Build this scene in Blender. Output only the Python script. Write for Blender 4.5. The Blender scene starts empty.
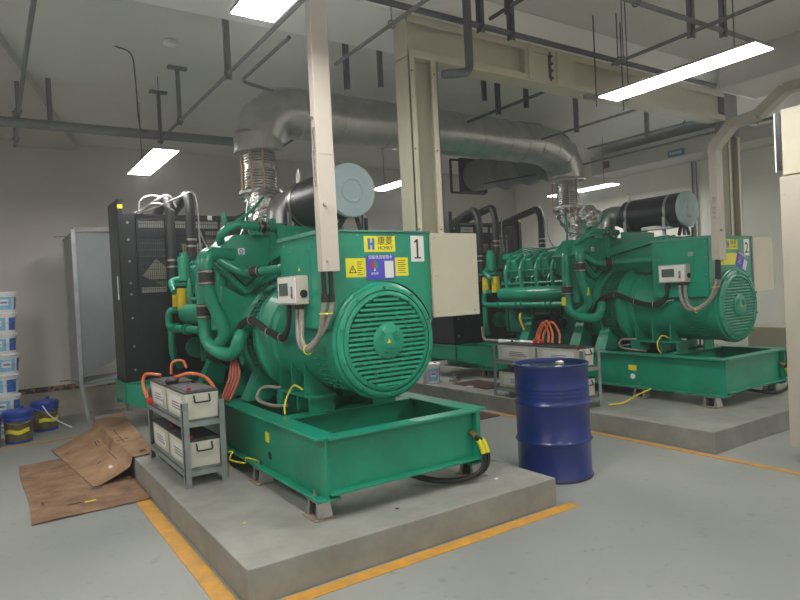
import bpy, bmesh, math, random
from mathutils import Vector, Matrix
random.seed(7)
V=Vector; PI=math.pi
scn=bpy.context.scene; COL=scn.collection
# ------------------------------------------------------------------ materials
def mat(name,col,rough=.5,metal=0.,var=.0,vscale=6.,bump=0.,bscale=40.,spec=.5,coat=0.,col2=None,dist=None):
    m=bpy.data.materials.new(name); m.use_nodes=True; nt=m.node_tree; b=nt.nodes['Principled BSDF']
    c=(*col,1); b.inputs['Base Color'].default_value=c; b.inputs['Roughness'].default_value=rough
    b.inputs['Metallic'].default_value=metal; b.inputs['Specular IOR Level'].default_value=spec
    b.inputs['Coat Weight'].default_value=coat
    tc=nt.nodes.new('ShaderNodeTexCoord')
    if var>0 or col2:
        n=nt.nodes.new('ShaderNodeTexNoise'); n.inputs['Scale'].default_value=vscale; n.inputs['Detail'].default_value=6; n.inputs['Roughness'].default_value=.65
        nt.links.new(tc.outputs['Object'],n.inputs['Vector'])
        r=nt.nodes.new('ShaderNodeValToRGB'); r.color_ramp.elements[0].position=.33; r.color_ramp.elements[1].position=.68
        d=col2 if col2 else tuple(x*(1-var) for x in col)
        r.color_ramp.elements[0].color=(*d,1); r.color_ramp.elements[1].color=c if col2 else (*[min(1,x*(1+var*.6)) for x in col],1)
        nt.links.new(n.outputs['Fac'],r.inputs['Fac']); nt.links.new(r.outputs['Color'],b.inputs['Base Color'])
    if bump>0:
        n2=nt.nodes.new('ShaderNodeTexNoise'); n2.inputs['Scale'].default_value=bscale; n2.inputs['Detail'].default_value=4
        nt.links.new(tc.outputs['Object'],n2.inputs['Vector'])
        bp=nt.nodes.new('ShaderNodeBump'); bp.inputs['Strength'].default_value=bump; bp.inputs['Distance'].default_value=dist or .01
        nt.links.new(n2.outputs['Fac'],bp.inputs['Height']); nt.links.new(bp.outputs['Normal'],b.inputs['Normal'])
    return m
def emis(name,col,s):
    m=bpy.data.materials.new(name); m.use_nodes=True; nt=m.node_tree; b=nt.nodes['Principled BSDF']
    b.inputs['Base Color'].default_value=(.9,.9,.9,1); b.inputs['Emission Color'].default_value=(*col,1); b.inputs['Emission Strength'].default_value=s
    return m
M={}
M['green']=mat('green_paint',(.010,.275,.168),.34,var=.16,vscale=3,bump=.06,bscale=25,coat=.15)
M['green_dull']=mat('green_paint_dusty',(.02,.19,.125),.5,var=.3,vscale=6,bump=.12,bscale=30)
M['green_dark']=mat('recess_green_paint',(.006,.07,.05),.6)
M['green_top']=mat('green_paint_worn',(.05,.27,.19),.5,var=.3,vscale=9,col2=(.10,.30,.23))
M['black']=mat('black_paint',(.010,.011,.014),.42,var=.3)
M['rubber']=mat('black_rubber',(.012,.012,.013),.5)
M['hose']=mat('brown_black_hose',(.03,.024,.022),.65,bump=.2)
M['clamp']=mat('steel_clamp',(.45,.42,.38),.3,metal=.9)
M['silver']=mat('insulation_cladding',(.52,.52,.51),.33,metal=.72,var=.18,vscale=4,bump=.3,bscale=4,dist=.03)
M['foil']=mat('crumpled_foil',(.72,.70,.66),.2,metal=1.,bump=1.,bscale=22,dist=.04,var=.3,vscale=12)
M['steel']=mat('dull_steel',(.42,.42,.41),.35,metal=.8,var=.2,vscale=10)
M['galv']=mat('galvanised_steel',(.38,.40,.41),.5,metal=.45,var=.2,vscale=8,bump=.05)
M['rod']=mat('brass_rod',(.42,.25,.10),.4,metal=.6)
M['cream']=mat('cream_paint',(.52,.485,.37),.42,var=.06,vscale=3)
M['beige']=mat('beige_paint',(.46,.42,.35),.45,var=.05,vscale=3)
M['beige_lt']=mat('warm_beige_paint',(.50,.445,.385),.42,var=.04)
M['grey_pipe']=mat('dark_grey_pipe',(.085,.09,.10),.5,var=.2)
M['mid_pipe']=mat('mid_grey_pipe',(.20,.205,.21),.5,var=.15)
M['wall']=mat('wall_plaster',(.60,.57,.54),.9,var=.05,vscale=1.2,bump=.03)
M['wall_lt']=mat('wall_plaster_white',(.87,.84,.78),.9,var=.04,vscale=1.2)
M['dado']=mat('dado_plaster',(.46,.42,.36),.85,col2=(.30,.27,.23),vscale=3)
M['beam']=mat('lamplit_beam_paint',(.90,.89,.88),.9)  # lamp glow on the beam underside put into a whiter colour
M['ceil']=mat('ceiling_concrete',(.76,.75,.73),.9,var=.06,vscale=1,bump=.03)
M['pad']=mat('painted_plinth',(.33,.33,.30),.62,col2=(.23,.23,.205),vscale=3.5,bump=.08)
M['grey_rack']=mat('grey_rack_paint',(.24,.27,.26),.5,var=.25,vscale=12)
M['batt']=mat('battery_case',(.62,.62,.52),.45,var=.08,vscale=9)
M['batt_lid']=mat('battery_lid',(.055,.05,.06),.5,var=.4,vscale=10)
M['red']=mat('red_plastic',(.6,.02,.02),.4)
M['orange']=mat('orange_cable',(.75,.17,.05),.45)
M['maroon']=mat('dull_red_cable',(.42,.10,.06),.5)
M['yellow']=mat('yellow_paint',(.85,.62,.02),.45)
M['ylabel']=mat('yellow_label',(.78,.72,.03),.5)
M['blue']=mat('blue_label',(.07,.07,.50),.5)
M['blue2']=mat('blue_print',(.03,.13,.48),.5)
M['ltblue']=mat('light_blue_print',(.22,.50,.75),.5)
M['white']=mat('white_plastic',(.78,.78,.76),.42,var=.04)
M['paper']=mat('white_paper',(.74,.74,.70),.7)
M['ink']=mat('black_ink',(.012,.012,.012),.6)
M['drum']=mat('blue_drum_paint',(.012,.028,.175),.3,var=.2,vscale=5,bump=.05,bscale=8,coat=.3)
M['oilblue']=mat('blue_plastic',(.02,.06,.36),.35,var=.1)
M['gold']=mat('olive_gold_print',(.17,.145,.07),.45,var=.5,vscale=8)
M['card']=mat('cardboard',(.36,.215,.125),.85,col2=(.13,.07,.042),vscale=4,bump=.15,bscale=12)
M['card2']=mat('cardboard_light',(.45,.28,.16),.85,col2=(.20,.11,.06),vscale=3,bump=.15,bscale=12)
M['mark']=mat('stain_ink',(.05,.03,.02),.9)
M['mat_brown']=mat('brown_plate',(.085,.045,.035),.7,var=.4,vscale=8)
M['rust']=mat('rusty_steel',(.20,.12,.06),.8,col2=(.32,.29,.24),vscale=20)
M['earth']=mat('yellow_earth_cable',(.72,.62,.04),.45)
M['conduit']=mat('grey_flexible_conduit',(.30,.27,.24),.55,var=.2,vscale=40)
M['signblue']=mat('faded_blue_sign',(.10,.25,.40),.5)
M['dullred']=mat('faded_red_sign',(.25,.04,.07),.6)
M['sky']=mat('pale_blue_grey_lid',(.42,.53,.56),.4,var=.05)
M['dark_glass']=mat('dark_display',(.10,.12,.11),.25)
M['mosaic']=None
M['lamp']=emis('lit_diffuser',(1.,.985,.95),17.)
M['lampwarm']=M['lamp']
# floor: painted grey concrete, scuffed
def floor_mat():
    m=bpy.data.materials.new('painted_floor'); m.use_nodes=True; nt=m.node_tree; b=nt.nodes['Principled BSDF']; N=nt.nodes.new; K=nt.links.new
    tc=N('ShaderNodeTexCoord')
    a=N('ShaderNodeTexNoise'); a.inputs['Scale'].default_value=.8; a.inputs['Detail'].default_value=8; K(tc.outputs['Object'],a.inputs['Vector'])
    r=N('ShaderNodeValToRGB'); r.color_ramp.elements[0].position=.3; r.color_ramp.elements[0].color=(.25,.27,.26,1); r.color_ramp.elements[1].position=.7; r.color_ramp.elements[1].color=(.34,.35,.32,1); K(a.outputs['Fac'],r.inputs['Fac'])
    f=N('ShaderNodeTexNoise'); f.inputs['Scale'].default_value=14; f.inputs['Detail'].default_value=10; f.inputs['Roughness'].default_value=.7; K(tc.outputs['Object'],f.inputs['Vector'])
    r2=N('ShaderNodeValToRGB'); r2.color_ramp.elements[0].position=.27; r2.color_ramp.elements[0].color=(.62,.62,.62,1); r2.color_ramp.elements[1].position=.42; r2.color_ramp.elements[1].color=(1,1,1,1); K(f.outputs['Fac'],r2.inputs['Fac'])
    mx=N('ShaderNodeMixRGB'); mx.blend_type='MULTIPLY'; mx.inputs['Fac'].default_value=.8; K(r.outputs['Color'],mx.inputs['Color1']); K(r2.outputs['Color'],mx.inputs['Color2']); K(mx.outputs['Color'],b.inputs['Base Color'])
    g=N('ShaderNodeMapRange'); g.inputs['To Min'].default_value=.34; g.inputs['To Max'].default_value=.6; K(a.outputs['Fac'],g.inputs['Value']); K(g.outputs['Result'],b.inputs['Roughness'])
    bp=N('ShaderNodeBump'); bp.inputs['Strength'].default_value=.12; bp.inputs['Distance'].default_value=.01; K(f.outputs['Fac'],bp.inputs['Height']); K(bp.outputs['Normal'],b.inputs['Normal'])
    return m
M['floor']=floor_mat()
def line_mat():
    m=mat('worn_orange_line',(.72,.34,.015),.5,col2=(.45,.26,.08),vscale=9); return m
M['line']=line_mat()
def mosaic_mat():
    m=bpy.data.materials.new('mosaic_border'); m.use_nodes=True; nt=m.node_tree; b=nt.nodes['Principled BSDF']
    tc=nt.nodes.new('ShaderNodeTexCoord'); v=nt.nodes.new('ShaderNodeTexVoronoi'); v.inputs['Scale'].default_value=30
    nt.links.new(tc.outputs['Object'],v.inputs['Vector'])
    r=nt.nodes.new('ShaderNodeValToRGB'); r.color_ramp.interpolation='CONSTANT'
    r.color_ramp.elements[0].color=(.02,.022,.02,1); e=r.color_ramp.elements.new(.45); e.color=(.03,.06,.04,1); e=r.color_ramp.elements.new(.62); e.color=(.30,.13,.05,1)
    r.color_ramp.elements[-1].position=.8; r.color_ramp.elements[-1].color=(.28,.18,.08,1)
    nt.links.new(v.outputs['Color'],r.inputs['Fac']); nt.links.new(r.outputs['Color'],b.inputs['Base Color']); b.inputs['Roughness'].default_value=.4
    return m
M['mosaic']=mosaic_mat()

# ------------------------------------------------------------------ mesh builder
OFF=V((0,0,0))
def fillet(pts,rad,n=6):
    P=[V(p) for p in pts]; out=[P[0]]
    for i in range(1,len(P)-1):
        a,b,c=P[i-1],P[i],P[i+1]; d0=(a-b); d1=(c-b); l=min(rad,d0.length*.49,d1.length*.49)
        s=b+d0.normalized()*l; e=b+d1.normalized()*l
        for k in range(n+1):
            t=k/n; out.append(s*(1-t)**2+b*2*t*(1-t)+e*t*t)
    out.append(P[-1]); return out
def spline(pts,n=8):
    P=[V(p) for p in pts]; P=[P[0]*2-P[1]]+P+[P[-1]*2-P[-2]]; out=[]
    for i in range(1,len(P)-2):
        for k in range(n):
            t=k/n; a,b,c,d=P[i-1:i+3]
            out.append(.5*((2*b)+(c-a)*t+(2*a-5*b+4*c-d)*t*t+(3*b-a-3*c+d)*t**3))
    out.append(P[-2]); return out
SPLIT={'stain_mark','ring_bolt','frame_bolt','cover_bolt','head_fittings','box_screws','cross_beam','foot_packer','collar_ring','support_frame','threaded_rod','conduit','hose_clamp','output_cables','starter_leads','cable_gland','exhaust_lagging','fuel_rail','fuel_lines','support_stand','flexible_conduit','cable_tie','mounting_foot','lifting_bracket','yellow_wrapping','white_rag','seam_band','gasket','gasket_flange'}
class MB:
    def __init__(s): s.bm=bmesh.new(); s.mats=[]; s.cur=0
    def m(s,mt):
        if mt not in s.mats: s.mats.append(mt)
        s.cur=s.mats.index(mt); return s
    def _f(s,vs):
        try: f=s.bm.faces.new(vs); f.material_index=s.cur; return f
        except ValueError: return None
    def hexa(s,c):
        v=[s.bm.verts.new(V(p)) for p in c]
        for q in ((3,2,1,0),(4,5,6,7),(0,1,5,4),(1,2,6,5),(2,3,7,6),(3,0,4,7)): s._f([v[i] for i in q])
        return s
    def box(s,x0,x1,y0,y1,z0,z1,rot=None,piv=None):
        c=[V(p) for p in ((x0,y0,z0),(x1,y0,z0),(x1,y1,z0),(x0,y1,z0),(x0,y0,z1),(x1,y0,z1),(x1,y1,z1),(x0,y1,z1))]
        if rot is not None:
            pv=V(piv) if piv is not None else V(((x0+x1)/2,(y0+y1)/2,(z0+z1)/2)); c=[rot@(p-pv)+pv for p in c]
        return s.hexa(c)
    def bar(s,a,b,w,h=None,up=(0,0,1)):
        a=V(a);b=V(b);h=h or w;d=(b-a).normalized();u=V(up)
        if abs(d.dot(u))>.98: u=V((0,1,0))
        r=d.cross(u).normalized();u=r.cross(d).normalized(); c=[]
        for p in (a,b):
            for i,j in ((-1,-1),(1,-1),(1,1),(-1,1)): c.append(p+r*i*w/2+u*j*h/2)
        return s.hexa(c)
    def prism(s,poly,axis,a,b):
        def P(u,v,w):
            return {'y':V((u,w,v)),'x':V((w,u,v)),'z':V((u,v,w))}[axis]
        A=[s.bm.verts.new(P(u,v,a)) for u,v in poly]; B=[s.bm.verts.new(P(u,v,b)) for u,v in poly]; n=len(poly)
        s._f(A[::-1]); s._f(B)
        for i in range(n): s._f([A[i],A[(i+1)%n],B[(i+1)%n],B[i]])
        return s
    def tube(s,pts,r,seg=12,cap=True,rs=None,flat=None):
        P=[V(p) for p in pts]; n=len(P); T=[]
        for i in range(n):
            d=(P[min(i+1,n-1)]-P[max(i-1,0)]); T.append(d.normalized() if d.length>1e-9 else V((0,0,1)))
        u=V((0,0,1)) if abs(T[0].z)<.9 else V((1,0,0)); u=(u-T[0]*u.dot(T[0])).normalized(); rings=[]
        for i in range(n):
            if i:
                ax=T[i-1].cross(T[i]); 
                if ax.length>1e-7: u=Matrix.Rotation(T[i-1].angle(T[i]),3,ax.normalized())@u
            w=T[i].cross(u).normalized(); rr=rs[i] if rs else r; off=PI/seg if flat else 0
            rings.append([s.bm.verts.new(P[i]+(u*math.cos(off+2*PI*k/seg)+w*math.sin(off+2*PI*k/seg))*rr) for k in range(seg)])
        for i in range(n-1):
            for k in range(seg): s._f([rings[i][k],rings[i][(k+1)%seg],rings[i+1][(k+1)%seg],rings[i+1][k]])
        if cap: s._f(rings[0][::-1]); s._f(rings[-1])
        return s
    def cyl(s,a,b,r,r2=None,seg=20): return s.tube([a,b],r,seg,True,[r,r if r2 is None else r2])
    def lathe(s,c,prof,seg=32,axis='z',cap=True):
        c=V(c); rings=[]
        for r,h in prof:
            if r<1e-6: rings.append([s.bm.verts.new(c+{'z':V((0,0,h)),'y':V((0,h,0)),'x':V((h,0,0))}[axis])]); continue
            ring=[]
            for k in range(seg):
                a=2*PI*k/seg; x,y=r*math.cos(a),r*math.sin(a)
                p={'z':V((x,y,h)),'y':V((x,h,y)),'x':V((h,x,y))}[axis]; ring.append(s.bm.verts.new(c+p))
            rings.append(ring)
        for i in range(len(rings)-1):
            A,B=rings[i],rings[i+1]
            for k in range(seg):
                if len(A)==1 and len(B)==1: break
                if len(A)==1: s._f([A[0],B[(k+1)%seg],B[k]])
                elif len(B)==1: s._f([A[k],A[(k+1)%seg],B[0]])
                else: s._f([A[k],A[(k+1)%seg],B[(k+1)%seg],B[k]])
        if cap:
            if len(rings[0])>1: s._f(rings[0][::-1])
            if len(rings[-1])>1: s._f(rings[-1])
        return s
    def ring(s,c,R,r,axis='y',seg=40,ms=8):
        c=V(c); rings=[]
        for i in range(seg):
            a=2*PI*i/seg; ca,sa=math.cos(a),math.sin(a); row=[]
            for k in range(ms):
                b=2*PI*k/ms; q=R+r*math.cos(b); h=r*math.sin(b)
                row.append(s.bm.verts.new(c+{'y':V((q*ca,h,q*sa)),'z':V((q*ca,q*sa,h)),'x':V((h,q*ca,q*sa))}[axis]))
            rings.append(row)
        for i in range(seg):
            for k in range(ms): s._f([rings[i][k],rings[(i+1)%seg][k],rings[(i+1)%seg][(k+1)%ms],rings[i][(k+1)%ms]])
        return s
    def bolts(s,pts,d,r=.009,h=.01):
        for p in pts: p=V(p); s.cyl(p,p+V(d)*h,r,seg=6)
        return s
    def build(s,name,mt=None,parent=None,bevel=0,kind=None,label=None,sharp=38):
        bm=s.bm
        if name in SPLIT and parent is not None:
            bm.verts.index_update(); seen={}; comps=[]
            for v in bm.verts:
                if v in seen: continue
                st=[v]; seen[v]=len(comps); comp=[v]
                while st:
                    q=st.pop()
                    for e in q.link_edges:
                        o=e.other_vert(q)
                        if o not in seen: seen[o]=len(comps); comp.append(o); st.append(o)
                comps.append(comp)
            if len(comps)>1:
                first=None
                for comp in comps:
                    nb=MB(); nb.mats=list(s.mats); mp={v:nb.bm.verts.new(v.co) for v in comp}; fs=set(f for v in comp for f in v.link_faces)
                    for f in fs:
                        nf=nb.bm.faces.new([mp[v] for v in f.verts]); nf.material_index=f.material_index
                    o=nb._build(name,mt,parent,bevel,kind,label,sharp); first=first or o
                return first
        return s._build(name,mt,parent,bevel,kind,label,sharp)
    def _build(s,name,mt=None,parent=None,bevel=0,kind=None,label=None,sharp=38):
        bm=s.bm
        if mt is not None and not s.mats: s.mats=[mt]
        bmesh.ops.recalc_face_normals(bm,faces=bm.faces)
        for f in bm.faces: f.smooth=True
        for e in bm.edges:
            if len(e.link_faces)!=2 or e.calc_face_angle(0)>math.radians(sharp): e.smooth=False
        if parent is None:
            xs=[v.co for v in bm.verts]; mn=V([min(p[i] for p in xs) for i in range(3)]); mx=V([max(p[i] for p in xs) for i in range(3)])
            org=V(((mn.x+mx.x)/2,(mn.y+mx.y)/2,mn.z))
        else: org=V(WL[parent.name])-OFF
        for v in bm.verts: v.co-=org
        me=bpy.data.meshes.new(name); bm.to_mesh(me); bm.free()
        for q in s.mats: me.materials.append(q)
        o=bpy.data.objects.new(name,me); COL.objects.link(o)
        if parent is None: o.location=org+OFF; WL[o.name]=tuple(org+OFF)
        else: o.parent=parent; WL[o.name]=WL[parent.name]
        if bevel:
            b=o.modifiers.new('bevel','BEVEL'); b.width=bevel; b.segments=2; b.limit_method='ANGLE'; b.angle_limit=math.radians(40); b.harden_normals=False
        if kind: o['kind']=kind
        if label: o['label']=label
        return o
WL={}
def tag(o,label,cat,group=None):
    o['label']=label; o['category']=cat
    if group: o['group']=group
    return o
def thing(name,loc,label,cat,group=None):
    o=bpy.data.objects.new(name,None); COL.objects.link(o); o.location=V(loc)+OFF; o.empty_display_size=.1; WL[o.name]=tuple(V(loc)+OFF)
    return tag(o,label,cat,group)
def struct(o): o['kind']='structure'; return o
def copy_tree(o,loc,label,parent=None):
    c=o.copy(); COL.objects.link(c)
    if parent: c.parent=parent
    else: c.location=V(loc); c['label']=label; WL[c.name]=tuple(loc)
    for ch in [x for x in COL.objects if x.parent==o]: copy_tree(ch,None,None,c)
    return c
def text_on(parent,body,origin,right,up,size,mt,name='lettering',ext=.0006,align='CENTER'):
    """lettering as thin raised mesh; origin = baseline centre, in frame coordinates"""
    cu=bpy.data.curves.new('lettering','FONT'); cu.body=body; cu.size=size; cu.align_x=align; cu.extrude=ext; cu.resolution_u=2
    t=bpy.data.objects.new('lettering_source',cu); COL.objects.link(t); bpy.context.view_layer.update()
    me=bpy.data.meshes.new_from_object(t.evaluated_get(bpy.context.evaluated_depsgraph_get())); bpy.data.objects.remove(t)
    r=V(right).normalized(); u=V(up).normalized(); n=r.cross(u); org=V(WL[parent.name])-OFF
    mw=Matrix((( r.x,u.x,n.x,0),(r.y,u.y,n.y,0),(r.z,u.z,n.z,0),(0,0,0,1)))
    mw.translation=V(origin)-org
    me.transform(mw); me.materials.clear(); me.materials.append(mt); me.name=name
    o=bpy.data.objects.new(name,me); COL.objects.link(o); o.parent=parent; WL[o.name]=WL[parent.name]; return o
def circ(cx,cz,r,n,y,ph=0,full=2*PI): return [(cx+r*math.cos(ph+full*i/n),y,cz+r*math.sin(ph+full*i/n)) for i in range(n)]

# ------------------------------------------------------------------ room shell
XL,XR,YB,YF,ZC=-1.6,9.6,9.75,-2.5,3.78
struct(MB().box(XL-.2,XR+.2,YF-.2,YB+.2,-.12,0).build('floor',M['floor']))
struct(MB().box(XL-.2,XR+.2,YF-.2,YB+.2,ZC,ZC+.12).build('ceiling',M['ceil']))
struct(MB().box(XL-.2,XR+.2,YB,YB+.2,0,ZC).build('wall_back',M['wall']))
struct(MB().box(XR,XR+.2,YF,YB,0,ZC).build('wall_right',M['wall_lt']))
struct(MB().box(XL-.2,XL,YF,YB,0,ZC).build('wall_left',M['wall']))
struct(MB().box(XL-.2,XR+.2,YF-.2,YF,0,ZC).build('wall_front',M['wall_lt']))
struct(MB().box(XL,XR,YB-.03,YB,0,.36).build('baseboard_back',M['dado']))
struct(MB().box(XL,XR,YB-.035,YB,.36,.43).build('trim_1',M['mosaic']))
# ceiling beams
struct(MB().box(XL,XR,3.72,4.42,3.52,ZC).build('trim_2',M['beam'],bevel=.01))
struct(MB().box(6.55,7.3,.2,3.58,3.455,ZC).build('trim_3',M['wall'],bevel=.01))  # darker wall grey puts the beam's lack of light into its colour
struct(MB().box(8.95,XR,2.6,7.2,3.34,3.66).build('trim_4',M['wall'],bevel=.005))
b=MB(); b.prism([(.05,6.0),(.20,6.0),(1.16,9.7),(.46,9.7),(.12,8.1)],'z',3.68,ZC); struct(b.build('trim_5',M['wall']))
struct(MB().box(-1.6,.0,8.3,9.75,3.6,ZC).build('trim_6',M['ceil']))
# painted lines
def line(n,x0,x1,y0,y1): struct(MB().box(x0,x1,y0,y1,0,.003).build(n,M['line']))
line('trim_7',.865,.965,2.82,7.2); line('trim_8',.965,3.24,2.82,2.91); line('trim_9',4.91,4.975,-.5,5.6); line('trim_10',-1.2,.86,8.02,8.09)

# ------------------------------------------------------------------ plinths
def plinth(x0,x1,y0,y1,label):
    b=MB(); b.box(x0,x1,y0,y1,0,.187); o=b.build('concrete_plinth',M['pad'],bevel=.006); tag(o,label,'plinth'); return o
plinth(.985,3.135,2.93,8.2,'grey painted concrete plinth under the near green generator')
plinth(5.005,8.3,2.89,9.2,'grey concrete plinth under the far generator numbered 2')

# ------------------------------------------------------------------ generator
def louvre_cover(root,cx,cz,y):
    b=MB(); b.lathe((cx,0,cz),[(.333,y+.01),(.333,y-.015),(.318,y-.025),(.303,y-.025),(.296,y-.005),(.296,y+.03)],56,'y',cap=False)
    b.m(M['green'])
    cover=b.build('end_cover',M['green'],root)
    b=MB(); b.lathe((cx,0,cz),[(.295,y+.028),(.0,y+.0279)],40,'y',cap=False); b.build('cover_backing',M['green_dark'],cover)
    n=19; b=MB()
    for i in range(n):
        z=cz-.28+i*.56/(n-1); h=math.sqrt(max(0,.297**2-(z-cz)**2)); 
        segs=[(-h,h)]
        ri=.112
        if abs(z-cz)<ri: c=math.sqrt(ri**2-(z-cz)**2); segs=[(-h,-c),(c,h)]
        for a,e in segs:
            x0,x1=cx+a,cx+e
            b.hexa([(x0,y-.022,z-.013),(x1,y-.022,z-.013),(x1,y+.012,z+.000),(x0,y+.012,z+.000),(x0,y-.020,z+.002),(x1,y-.020,z+.002),(x1,y+.012,z+.014),(x0,y+.012,z+.014)])
    b.build('louvre_slats',M['green'],cover)
    b=MB()
    for a in (.4,1.17,1.97,2.75): 
        c,s_=math.cos(a),math.sin(a); b.bar((cx-.288*c,y+.0,cz-.288*s_),(cx+.288*c,y+.0,cz+.288*s_),.008,.012,up=(0,1,0))
    b.ring((cx,y-.018,cz),.185,.003); b.ring((cx,y-.018,cz),.235,.002); b.build('cover_ribs',M['green'],cover)
    b=MB(); b.lathe((cx,0,cz),[(.118,y+.0),(.118,y-.026),(.112,y-.03),(.0,y-.032)],40,'y',cap=False)
    for g in range(3):
        for k in range(4):
            a=g*2*PI/3+.5; t=V((math.cos(a),0,math.sin(a))); q=V((-math.sin(a),0,math.cos(a)))
            o=V((cx,y-.033,cz))+t*(.045+.011*k); b.bar(o-q*.035,o+q*.03,.003,.003,up=(0,1,0))
    d=b.build('centre_disc',M['green'],cover)
    b=MB(); b.prism([(cx-.016,cz-.014),(cx+.016,cz-.014),(cx,cz+.015)],'y',y-.036,y-.031); b.build('warning_triangle',M['yellow'],cover,label='small yellow warning triangle')
    b=MB(); b.bolts(circ(cx,cz,.311,8,y-.025,.2),(0,-1,0),.008,.008); b.build('cover_bolt',M['green_dull'],cover)

def generator(ox,label,second=False):
    global OFF; OFF=V((ox,0,0))
    yF=3.31 if second else 3.24; zt=.66
    G=thing('diesel_generator',(2.2,5.2,.187),label,'generator')
    g=M['green']
    # --- skid
    b=MB()
    for sx,x0 in ((-1,1.585),(1,2.76)):
        xw0,xw1=(x0,x0+.014) if sx<0 else (x0-.014,x0)
        b.box(xw0,xw1,yF,7.75,.31,zt)
        fx0,fx1=(x0-.055,x0+.09) if sx<0 else (x0-.09,x0+.055)
        b.box(fx0,fx1,yF-.0,7.75,zt-.002,zt+.014); b.box(fx0,fx1,yF,7.75,.298,.312)
    sk=b.build('skid',g,G,bevel=.003)
    b=MB(); b.box(1.60,2.745,yF+.03,yF+.044,.345,zt-.002); b.box(1.60,2.745,yF-.03,yF+.075,zt-.004,zt+.012); b.box(1.60,2.745,yF-.03,yF+.06,.335,.348)
    b.box(2.715,2.73,yF-.02,yF+.03,.348,zt); b.build('front_cross_beam',g,sk,bevel=.002)
    b=MB()
    for y in (4.0,5.0,6.2,7.0): b.box(1.60,2.745,y,y+.014,.36,zt-.002); b.box(1.60,2.745,y-.05,y+.07,zt-.003,zt+.011)
    b.build('cross_beam',g,sk)
    b=MB(); b.box(1.6,2.745,5.05,6.95,.36,.38); b.build('belly_plate',M['green_dull'],sk)
    # rear widened part carrying the radiator
    b=MB()
    b.box(1.16,2.98,6.98,7.62,zt-.002,zt+.014); b.prism([(1.17,zt),(1.17,.46),(1.585,.33),(1.585,zt)],'y',6.985,7.0); b.box(1.17,1.184,6.98,7.62,.46,zt)
    b.prism([(2.97,zt),(2.97,.46),(2.76,.33),(2.76,zt)],'y',6.985,7.0); b.box(2.956,2.97,6.98,7.62,.46,zt); b.box(1.17,2.97,7.6,7.615,.40,zt)
    b.hexa([(1.17,6.99,.46),(1.60,6.55,.33),(1.60,6.565,.33),(1.17,7.005,.46),(1.17,6.99,zt),(1.60,6.55,zt),(1.60,6.565,zt),(1.17,7.005,zt)])
    b.build('radiator_cradle',g,sk)
    b=MB(); b.box(1.581,1.5845,4.10,4.17,.49,.56) if not second else b.box(1.581,1.5845,4.32,4.42,.48,.54)
    b.build('rating_sticker',M['ylabel'],sk,label='small yellow sticker on the skid side')
    if second:
        b=MB(); b.lathe((0,4.37,.415),[(.03,1.585),(.03,1.578),(.0,1.577)],24,'x',cap=False); b.build('round_sticker',M['white'],sk,label='round white sticker below the yellow one')
    else:
        b=MB(); b.lathe((0,4.11,.40),[(.03,1.5848),(.024,1.583),(.0,1.583)],20,'x',cap=False); b.build('earth_hole',M['ink'],sk)
    # --- isolators
    for (x,y) in [(1.585,3.36 if not second else 3.46),(2.76,3.36 if not second else 3.46),(1.585,4.27),(2.76,4.27),(1.585,5.5),(2.76,5.5),(1.585,6.8),(2.76,6.8)]:
        b=MB(); b.m(M['rust']).box(x-.075,x+.075,y-.09,y+.09,.187,.197)
        for s_ in (-1,1):
            b.m(M['steel']); b.hexa([(x-.05,y+s_*.04,.197),(x+.05,y+s_*.04,.197),(x+.05,y+s_*.08,.197),(x-.05,y+s_*.08,.197),(x-.042,y+s_*.045,.285),(x+.042,y+s_*.045,.285),(x+.042,y+s_*.062,.285),(x-.042,y+s_*.062,.285)])
        b.m(M['steel']).box(x-.05,x+.05,y-.065,y+.065,.284,.297)
        iso=b.build('vibration_isolator',None,G,bevel=.003)
        b=MB(); pts=[(x+.032*math.cos(t*.5),y+.032*math.sin(t*.5),.2+t*.0014*1.0) for t in range(0,61)]; b.tube(pts,.007,6)
        b.build('coil_spring',M['black'],iso)
        sx=-.025 if x<2 else .025
        b=MB(); b.cyl((x+sx,y,.297),(x+sx,y,.35),.008,seg=8); b.cyl((x+sx,y,.312),(x+sx,y,.322),.016,seg=6); b.build('anchor_bolt',M['steel'],iso)
    # --- alternator
    OFF+=V((.005,.045,.0))
    cx,cz=2.195,1.172
    b=MB()
    b.lathe((cx,0,cz),[(.0,3.46),(.372,3.46),(.392,3.475),(.392,3.55),(.380,3.556),(.376,3.6),(.376,4.45),(.40,4.47),(.40,4.53)],72,'y',cap=False)
    al=b.build('alternator',g,G)
    b=MB(); b.lathe((cx,0,cz),[(.375,3.46),(.375,3.44),(.36,3.43),(.338,3.43),(.336,3.46)],64,'y',cap=False); b.build('end_ring',g,al)
    louvre_cover(al,cx,cz,3.45)
    b=MB(); b.bolts(circ(cx,cz,.356,10,3.43,.35),(0,-1,0),.010,.010); b.bolts(circ(cx,cz,.383,6,3.475,.1),(0,-1,0),.006,.012); b.build('ring_bolt',M['green_dull'],al)
    b=MB()
    for dy in (3.68,3.78):
        for k in range(7):
            a=math.radians(196+k*6.5); 
            for q in range(1): 
                p=V((cx+.376*math.cos(a),dy,cz+.376*math.sin(a))); n=V((math.cos(a),0,math.sin(a))); t=V((-math.sin(a),0,math.cos(a)))
                b.bar(p+n*.004-V((0,.035,0)),p+n*.004+V((0,.035,0)),.010,.012,up=n)
    b.build('side_vents',g,al)
    b=MB(); b.lathe((cx,0,cz),[(.40,4.53),(.45,4.56),(.475,4.57),(.475,4.62),(.44,4.63),(.44,4.66)],72,'y',cap=False); b.build('adaptor_flange',g,al)
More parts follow.
